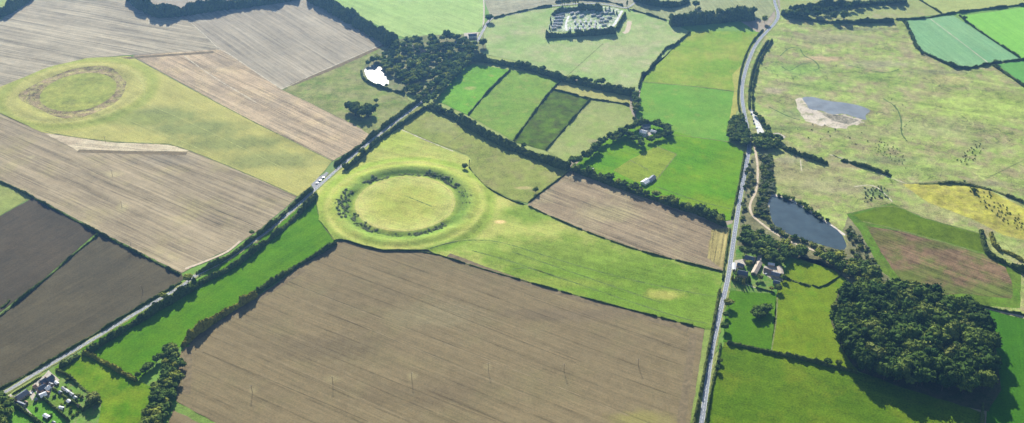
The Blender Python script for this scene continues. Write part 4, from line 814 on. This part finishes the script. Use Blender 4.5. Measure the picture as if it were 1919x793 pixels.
def house(p1, p2, w, label, cat='house', wall='stone', roof='slate', hw=3.0, hr=2.6, chim=1, name=None, win=True, group=None):
    a = Vector(G(*p1, hw+hr)); b = Vector(G(*p2, hw+hr)); d = b-a; L_ = max(3, d.length); c = (a+b)/2
    nm = name or cat.replace(' ', '_')
    root = D.objects.new(nm, None); COL.objects.link(root); root.location = (c.x, c.y, 0); root.rotation_euler = (0, 0, math.atan2(d.y, d.x))
    tag(root, label, cat, group)
    l = L_/2; w2 = w/2; bm = bmesh.new()
    v = [bm.verts.new(t) for t in ((-l,-w2,0),(l,-w2,0),(l,w2,0),(-l,w2,0),(-l,-w2,hw),(l,-w2,hw),(l,w2,hw),(-l,w2,hw),(-l,0,hw+hr),(l,0,hw+hr))]
    for f in ((0,1,5,4),(2,3,7,6),(1,2,6,9,5),(3,0,4,8,7),(4,5,9,8),(6,7,8,9)): bm.faces.new([v[i] for i in f])
    bmo('wall', bm, wallm[wall], root)
    bm = bmesh.new(); e = .45; t = .18; sl_ = hr/w2
    for s in (-1, 1):
        pr = [(0, hw+hr+.04), (s*(w2+e), hw-e*sl_+.04), (s*(w2+e), hw-e*sl_+t+.04), (0, hw+hr+t+.04)]
        va = [bm.verts.new((-l-.35, y_, z_)) for y_, z_ in pr]; vb = [bm.verts.new((l+.35, y_, z_)) for y_, z_ in pr]
        bm.faces.new(va); bm.faces.new(vb[::-1])
        for i in range(4): bm.faces.new((va[i], vb[i], vb[(i+1) % 4], va[(i+1) % 4]))
    bmesh.ops.recalc_face_normals(bm, faces=bm.faces[:])
    rf = bmo('roof', bm, roofm[roof], root)
    for i in range(chim):
        bm = bmesh.new(); x = (-1, 1)[i % 2]*(l-.8); boxm(bm, x-.45, x+.45, -.4, .4, hw+hr-.8, hw+hr+1.3); boxm(bm, x-.2, x+.2, -.2, .2, hw+hr+1.3, hw+hr+1.7)
        bmo('chimney', bm, wallm['brick'], rf)
    if win:
        n = max(2, int(L_/3.5))
        for s in (-1, 1):
            for i in range(n):
                x = -l+(i+.5)*L_/n; bm = bmesh.new()
                if i == n//2:
                    boxm(bm, x-.5, x+.5, s*w2-.04, s*w2+.04, .05, 2.1); bmo('door', bm, doorm, root)
                else:
                    boxm(bm, x-.6, x+.6, s*w2-.03, s*w2+.05, 1.0, 2.2); f_ = bmo('window', bm, frame_w, root)
                    bm = bmesh.new(); boxm(bm, x-.48, x+.48, s*(w2+.055)-.01, s*(w2+.055)+.01, 1.1, 2.1); bmo('pane', bm, glass, f_)
    else:
        bm = bmesh.new(); boxm(bm, l-.02, l+.06, -w2*.5, w2*.5, .05, hw*.85); bmo('door', bm, doorm, root)
    return root
S = house
S((29,744),(50,730), 8, 'dark slate roofed bungalow nearest the lane', 'bungalow', 'stone', 'slate')
S((30,752),(45,758), 5.5, 'lower wing building below the slate bungalow', 'annexe', 'stone', 'slate', 2.4, 1.8)
S((74,715),(86,707), 7, 'slate roofed cottage nearest the lane, upper left of the row', 'cottage', 'stone', 'slate', 4.2, 2.6, 2)
S((86,710),(98,702), 7, 'slate roofed cottage at the upper right end of the row', 'cottage', 'stone', 'slate', 4.2, 2.6, 2)
S((70,727),(84,719), 7, 'slate roofed cottage below the first of the row', 'cottage', 'brick', 'slate', 4.2, 2.6, 2)
S((84,728),(92,722), 6, 'pale roofed cottage annexe in the middle of the row', 'annexe', 'white', 'pale', 2.8, 2, 0)
S((74,740),(86,735), 7, 'stone building with pale roof below the cottages', 'outbuilding', 'stone', 'pale', 3, 1.6, 0)
for i, (x, y, lb) in enumerate(((105,716,'left'),(119,727,'second'),(126,732,'third'),(133,737,'fourth'))):
    S((x-3,y-2),(x+3,y+2), 3, f'small garden shed, {lb} one in the upper garden row' if lb != 'left' else 'small garden shed at the top end of the upper garden', 'shed', 'white' if i % 2 else 'stone', ('pale','grey')[i % 2], 2, .8, 0, win=False)
S((126,749),(131,752), 3.5, 'white roofed shed between the two long gardens', 'shed', 'white', 'pale', 2.2, .8, 0, win=False)
S((110,762),(118,764), 3.5, 'pale greenhouse like shed in the middle garden', 'shed', 'white', 'pale', 2.2, .8, 0, win=False)
S((82,776),(91,781), 4, 'dark walled shed with pale roof on the lower lawn', 'shed', 'brick', 'pale', 2.2, .8, 0, win=False)
S((0,776),(12,772), 7, 'house half hidden by trees at the left edge', 'house', 'stone', 'slate')
for i, (x, y, dx, dy, w_, wl_, rf_, lb) in enumerate(((64,722,5,-3,5,'stone','tile','tiled outhouse at the left end of the cottage row'),(79,732,5,-3,5,'stone','tile','tiled back extension behind the brick cottage'),(98,712,4,-2,4.5,'brick','slate','small slate outhouse right of the cottage row'),(94,718,4,3,4,'stone','grey','grey roofed store behind the upper cottages'),
    (88,734,4,2,4,'stone','tile','tiled shed beside the pale roofed building'),(66,746,4,-2,3.5,'brick','grey','grey shed behind the bungalow drive'),(112,733,3,2,3,'stone','grey','grey shed between upper garden hedges'),(140,743,3,2,3,'white','pale','pale shed at the far end of the upper garden'),(147,758,3,2,3,'stone','tile','tiled shed at the end of the middle garden'),(100,790,3,2,3,'stone','grey','grey shed on the lower lawn edge'),(48,752,3,2,3,'stone','tile','tiled store below the bungalow'))):
    S((x-dx/2, y-dy/2), (x+dx/2, y+dy/2), w_, lb, 'outbuilding', wl_, rf_, 2.5, 1.5, 0, win=False)
# farm
S((1383,506),(1402,510), 9, 'slate roofed farmhouse beside the clipped row of trees', 'farmhouse', 'stone', 'slate', 4.8, 3, 2)
S((1397,478),(1415,483), 9, 'slate roofed house at the upper side of the farm', 'house', 'stone', 'slate', 4.8, 3, 2)
S((1424,489),(1413,510), 7, 'long narrow barn with sandy weathered roof in the farm centre', 'barn', 'stone', 'sand', 3.4, 2, 0, win=False)
S((1376,492),(1376,504), 4, 'white ended low shed beside the main road', 'shed', 'white', 'pale', 2.6, 1, 0, win=False)
S((1383,492),(1394,496), 6, 'small slate roofed barn between farmhouse and upper house', 'barn', 'stone', 'slate', 3, 2, 0, win=False)
S((1433,502),(1447,507), 6, 'grey roofed farm building left in the lower yard', 'barn', 'stone', 'tile', 3, 2, 0, win=False)
S((1446,509),(1462,513), 8, 'dark roofed cowshed in the lower yard', 'cowshed', 'stone', 'slate', 3.4, 2.2, 0, win=False)
S((1461,498),(1465,512), 6, 'pale roofed farm building closing the right side of yard', 'barn', 'stone', 'sand', 3, 1.8, 0, win=False)
S((1450,525),(1462,528), 6, 'dark roofed shed at the bottom of the farm yard', 'shed', 'stone', 'slate', 2.8, 1.8, 0, win=False)
S((1440,492),(1452,494), 5, 'pale roofed shed at the top of the farm yard', 'shed', 'stone', 'pale', 2.8, 1.5, 0, win=False)
S((1205,341),(1216,334), 9, 'white ended barn in the bright pasture, left of the pair', 'barn', 'white', 'pale', 3.4, 1.8, 0, win=False)
S((1217,336),(1226,328), 7, 'dark roofed barn in the bright pasture, right of the pair', 'barn', 'metal', 'slate', 3.2, 1.8, 0, win=False)
S((1102,312),(1110,316), 6, 'white shed at the foot of the tree belt', 'shed', 'white', 'pale', 2.8, 1.4, 0, win=False)
S((1200,243),(1212,246), 9, 'pale roofed house hidden among sheltering trees', 'farmhouse', 'white', 'pale', 4, 2.2, 1)
S((1204,234),(1218,232), 8, 'dark roofed barn behind the hidden pale roofed house', 'barn', 'metal', 'slate', 4, 2, 0, win=False)
S((1220,243),(1230,246), 5, 'small pale shed beside the hidden farmhouse', 'shed', 'white', 'pale', 2.6, 1.2, 0, win=False)
S((878,64),(893,63), 9, 'white walled slate roofed house at the top of the village', 'house', 'white', 'slate', 4.5, 2.6, 2)
S((852,78),(862,76), 7, 'village house hidden by trees, right of the tallest tree', 'house', 'white', 'slate', 4.5, 2.6, 1)
S((785,92),(798,94), 8, 'village house in the clearing of the village woodland', 'house', 'stone', 'tile', 4.5, 2.6, 1)
S((870,92),(880,86), 8, 'village house between the woodland and the lane', 'house', 'stone', 'slate', 4.5, 2.6, 1)
# ------------------------------------------------------------------ caravans, cars, poles
CARM = {c: plain('caravan_'+c, v, .45, .5, .03) for c, v in (('white', (.75,.75,.73)), ('cream', (.66,.62,.50)), ('green', (.30,.38,.30)), ('grey', (.42,.46,.50)))}
def caravan_proto(key):
    root = D.objects.new('static_caravan', None); COL.objects.link(root)
    bm = bmesh.new(); boxm(bm, -5, 5, -1.6, 1.6, .5, 2.9); bmesh.ops.bevel(bm, geom=[e for e in bm.edges if abs(e.verts[0].co.z-e.verts[1].co.z) > 1], offset=.3, segments=2, affect='EDGES')
    bmo('body', bm, CARM[key], root)
    bm = bmesh.new(); v = [bm.verts.new(t) for t in ((-5.1,-1.75,2.9),(5.1,-1.75,2.9),(5.1,1.75,2.9),(-5.1,1.75,2.9),(-5.1,0,3.35),(5.1,0,3.35))]
    for f in ((0,1,5,4),(2,3,4,5),(1,2,5),(3,0,4)): bm.faces.new([v[i] for i in f])
    bmo('roof', bm, roofm['grey'] if key in ('white', 'cream') else roofm['slate'], root)
    for x in (-3.6, -1.2, 1.5, 3.7):
        for s in (-1, 1):
            bm = bmesh.new(); boxm(bm, x-.6, x+.6, s*1.6-.03, s*1.6+.03, 1.5, 2.4); bmo('window', bm, glass, root)
    return root
def copy_tree(o, parent=None):
    c = o.copy(); COL.objects.link(c); c.parent = parent
    for ch in list(o.children): copy_tree(ch, c)
    return c
CP = {k: caravan_proto(k) for k in CARM}; used = set()
def inst(protos, key, px, py, ang, label, cat, group, z=0):
    o = protos[key] if key not in used else copy_tree(protos[key]); used.add(key)
    g_ = G(px, py); o.location = (g_[0], g_[1], z); o.rotation_euler = (0, 0, ang); tag(o, label, cat, group)
    return o
rows_ = [('in the left column', [(1044,24),(1046,29),(1044,34),(1042,40),(1041,45),(1039,50),(1038,55)], .15),
         ('in the second column', [(1053,27),(1052,33),(1050,39),(1049,45),(1047,51)], .15),
         ('along the near screen', [(1068,56),(1078,55),(1087,56),(1096,55),(1105,56),(1114,54),(1124,54)], 1.4),
         ('in the middle row', [(1078,43),(1088,43),(1098,42),(1107,42),(1116,43)], 1.5),
         ('below the middle row', [(1082,49),(1093,49),(1104,48),(1115,49)], 1.5),
         ('under the poplar shadows', [(1072,26),(1082,25),(1090,31),(1076,33),(1068,20)], .8),
         ('at the upper right', [(1102,19),(1112,22),(1120,18),(1128,25),(1136,26),(1112,30),(1122,32),(1140,20)], .6),
         ('beside the park road', [(1126,42),(1132,48),(1136,40),(1142,34),(1146,26),(1128,36)], .35)]
for wh, L, ang in rows_:
    for i, (x, y) in enumerate(L):
        key = random.choice(('white','white','cream','grey','green'))
        inst(CP, key, x, y, ang+random.uniform(-.1, .1), f'{key} static caravan {wh} of the caravan park', 'caravan', f'{key} static caravans {wh}')
CK = {c: plain('car_paint_'+c, v, .3, .6, 0) for c, v in (('black', (.02,.02,.025)), ('white', (.75,.75,.75)), ('silver', (.45,.46,.48)), ('red', (.35,.03,.03)))}
tyre = plain('tyre', (.02,.02,.02)); 
def car_proto(key):
    root = D.objects.new('parked_car', None); COL.objects.link(root)
    bm = bmesh.new(); prof = [(-2.15,.35),(-2.2,.85),(-1.9,1.0),(1.1,1.0),(2.05,.85),(2.15,.6),(2.1,.35)]
    a = [bm.verts.new((x, -.88, z)) for x, z in prof]; b = [bm.verts.new((x, .88, z)) for x, z in prof]
    bm.faces.new(a); bm.faces.new(b[::-1])
    for i in range(len(prof)): j = (i+1) % len(prof); bm.faces.new((a[i], b[i], b[j], a[j]))
    v = [bm.verts.new(t) for t in ((-1.4,-.62,1.48),(.35,-.62,1.48),(.35,.62,1.48),(-1.4,.62,1.48),(-1.45,-.65,1.42),(.42,-.65,1.42),(.42,.65,1.42),(-1.45,.65,1.42))]
    for f in ((0,1,2,3),(4,7,6,5),(0,4,5,1),(1,5,6,2),(2,6,7,3),(3,7,4,0)): bm.faces.new([v[i] for i in f])
    bmesh.ops.recalc_face_normals(bm, faces=bm.faces[:]); bmo('body', bm, CK[key], root)
    bm = bmesh.new(); v = [bm.verts.new(t) for t in ((-1.85,-.8,1.01),(1.0,-.8,1.01),(1.0,.8,1.01),(-1.85,.8,1.01),(-1.4,-.64,1.41),(.38,-.64,1.41),(.38,.64,1.41),(-1.4,.64,1.41))]
    for f in ((0,1,5,4),(1,2,6,5),(2,3,7,6),(3,0,4,7)): bm.faces.new([v[i] for i in f])
    bmo('windows', bm, glass, root)
    for x in (-1.35, 1.35):
        for s in (-1, 1):
            bm = bmesh.new(); bmesh.ops.create_cone(bm, cap_ends=True, segments=14, radius1=.33, radius2=.33, depth=.22, matrix=Matrix.Translation((x, s*.8, .33)) @ Matrix.Rotation(math.pi/2, 4, 'X'))
            bmo('wheel', bm, tyre, root)
    return root
KP = {k: car_proto(k) for k in CK}
for key, x, y, an_, lb in (('black',1412,227,1.2,'black car parked at the upper end of the lay-by'),('silver',1413,232,1.2,'silver car parked second in the lay-by'),('white',1418,240,1.2,'white car parked low in the lay-by'),('black',1408,214,1.1,'black car parked by the lay-by entrance'),
      ('white',606,334,.55,'white car parked on the roadside, upper one'),('black',600,339,.55,'black car parked between two cars by the lane'),('silver',594,344,.55,'silver car parked on the roadside, lowest one'),
      ('red',1388,518,.2,'red car parked below the farmhouse'),('white',1436,514,.5,'white car parked in the lower farm yard'),('silver',56,739,.5,'silver car parked between bungalow and cottages'),('white',36,764,.5,'white car parked below the bungalow')):
    inst({'k'+k: v for k, v in KP.items()}, 'k'+key, x, y, an_, lb, 'car', 'cars parked along roads and yards', .2)
wood_m = plain('weathered_pole', (.20,.17,.13))
def pole_proto():
    root = D.objects.new('utility_pole', None); COL.objects.link(root)
    bm = bmesh.new(); bmesh.ops.create_cone(bm, cap_ends=True, segments=8, radius1=.28, radius2=.2, depth=11, matrix=Matrix.Translation((0, 0, 5.5))); bmo('pole', bm, wood_m, root)
    bm = bmesh.new(); boxm(bm, -1.6, 1.6, -.1, .1, 10.3, 10.55); bmo('crossarm', bm, wood_m, root)
    for x in (-1.4, 0.35, 1.4):
        bm = bmesh.new(); bmesh.ops.create_cone(bm, cap_ends=True, segments=8, radius1=.1, radius2=.05, depth=.35, matrix=Matrix.Translation((x, 0, 10.73))); bmo('insulator', bm, frame_w, root)
    return root
pp = pole_proto(); first = True
for x, y, lb in ((473,736,'first from the left in the big ploughed field'),(624,720,'second from the left in the big ploughed field'),(772,712,'third from the left in the big ploughed field'),(915,694,'fourth from the left in the big ploughed field'),(1057,696,'fifth from the left in the big ploughed field'),(1196,686,'rightmost in the big ploughed field'),
     (198,267,'at the top edge of the striped field'),(211,330,'upper one inside the striped field'),(229,390,'lower one inside the striped field'),(247,468,'by the long straight hedge'),(268,548,'standing in the lower dark ploughed field')):
    o = pp if first else copy_tree(pp); first = False
    g_ = G(x, y); o.location = (g_[0], g_[1], 0); o.rotation_euler = (0, 0, random.uniform(-.15, .15)+(.3 if x > 300 else 0))
    tag(o, 'wooden utility pole with crossarm '+lb, 'utility pole', 'utility poles crossing the fields')
# ------------------------------------------------------------------ haze
bm = bmesh.new(); boxm(bm, -9000, 9000, -3000, 12000, -1.5, 900)
hz = bmo('haze', bm, None, None); hz['kind'] = 'stuff'
hm = D.materials.new('haze'); hm.use_nodes = True; t_ = hm.node_tree; t_.nodes.clear()
pv = t_.nodes.new('ShaderNodeVolumePrincipled'); ou = t_.nodes.new('ShaderNodeOutputMaterial')
pv.inputs['Color'].default_value = (*HAZE_COL, 1); pv.inputs['Density'].default_value = HAZE_DENS; pv.inputs['Anisotropy'].default_value = HAZE_G
t_.links.new(pv.outputs[0], ou.inputs['Volume']); hz.data.materials.clear(); hz.data.materials.append(hm)
print('counts', CNT, 'objects', len(D.objects))
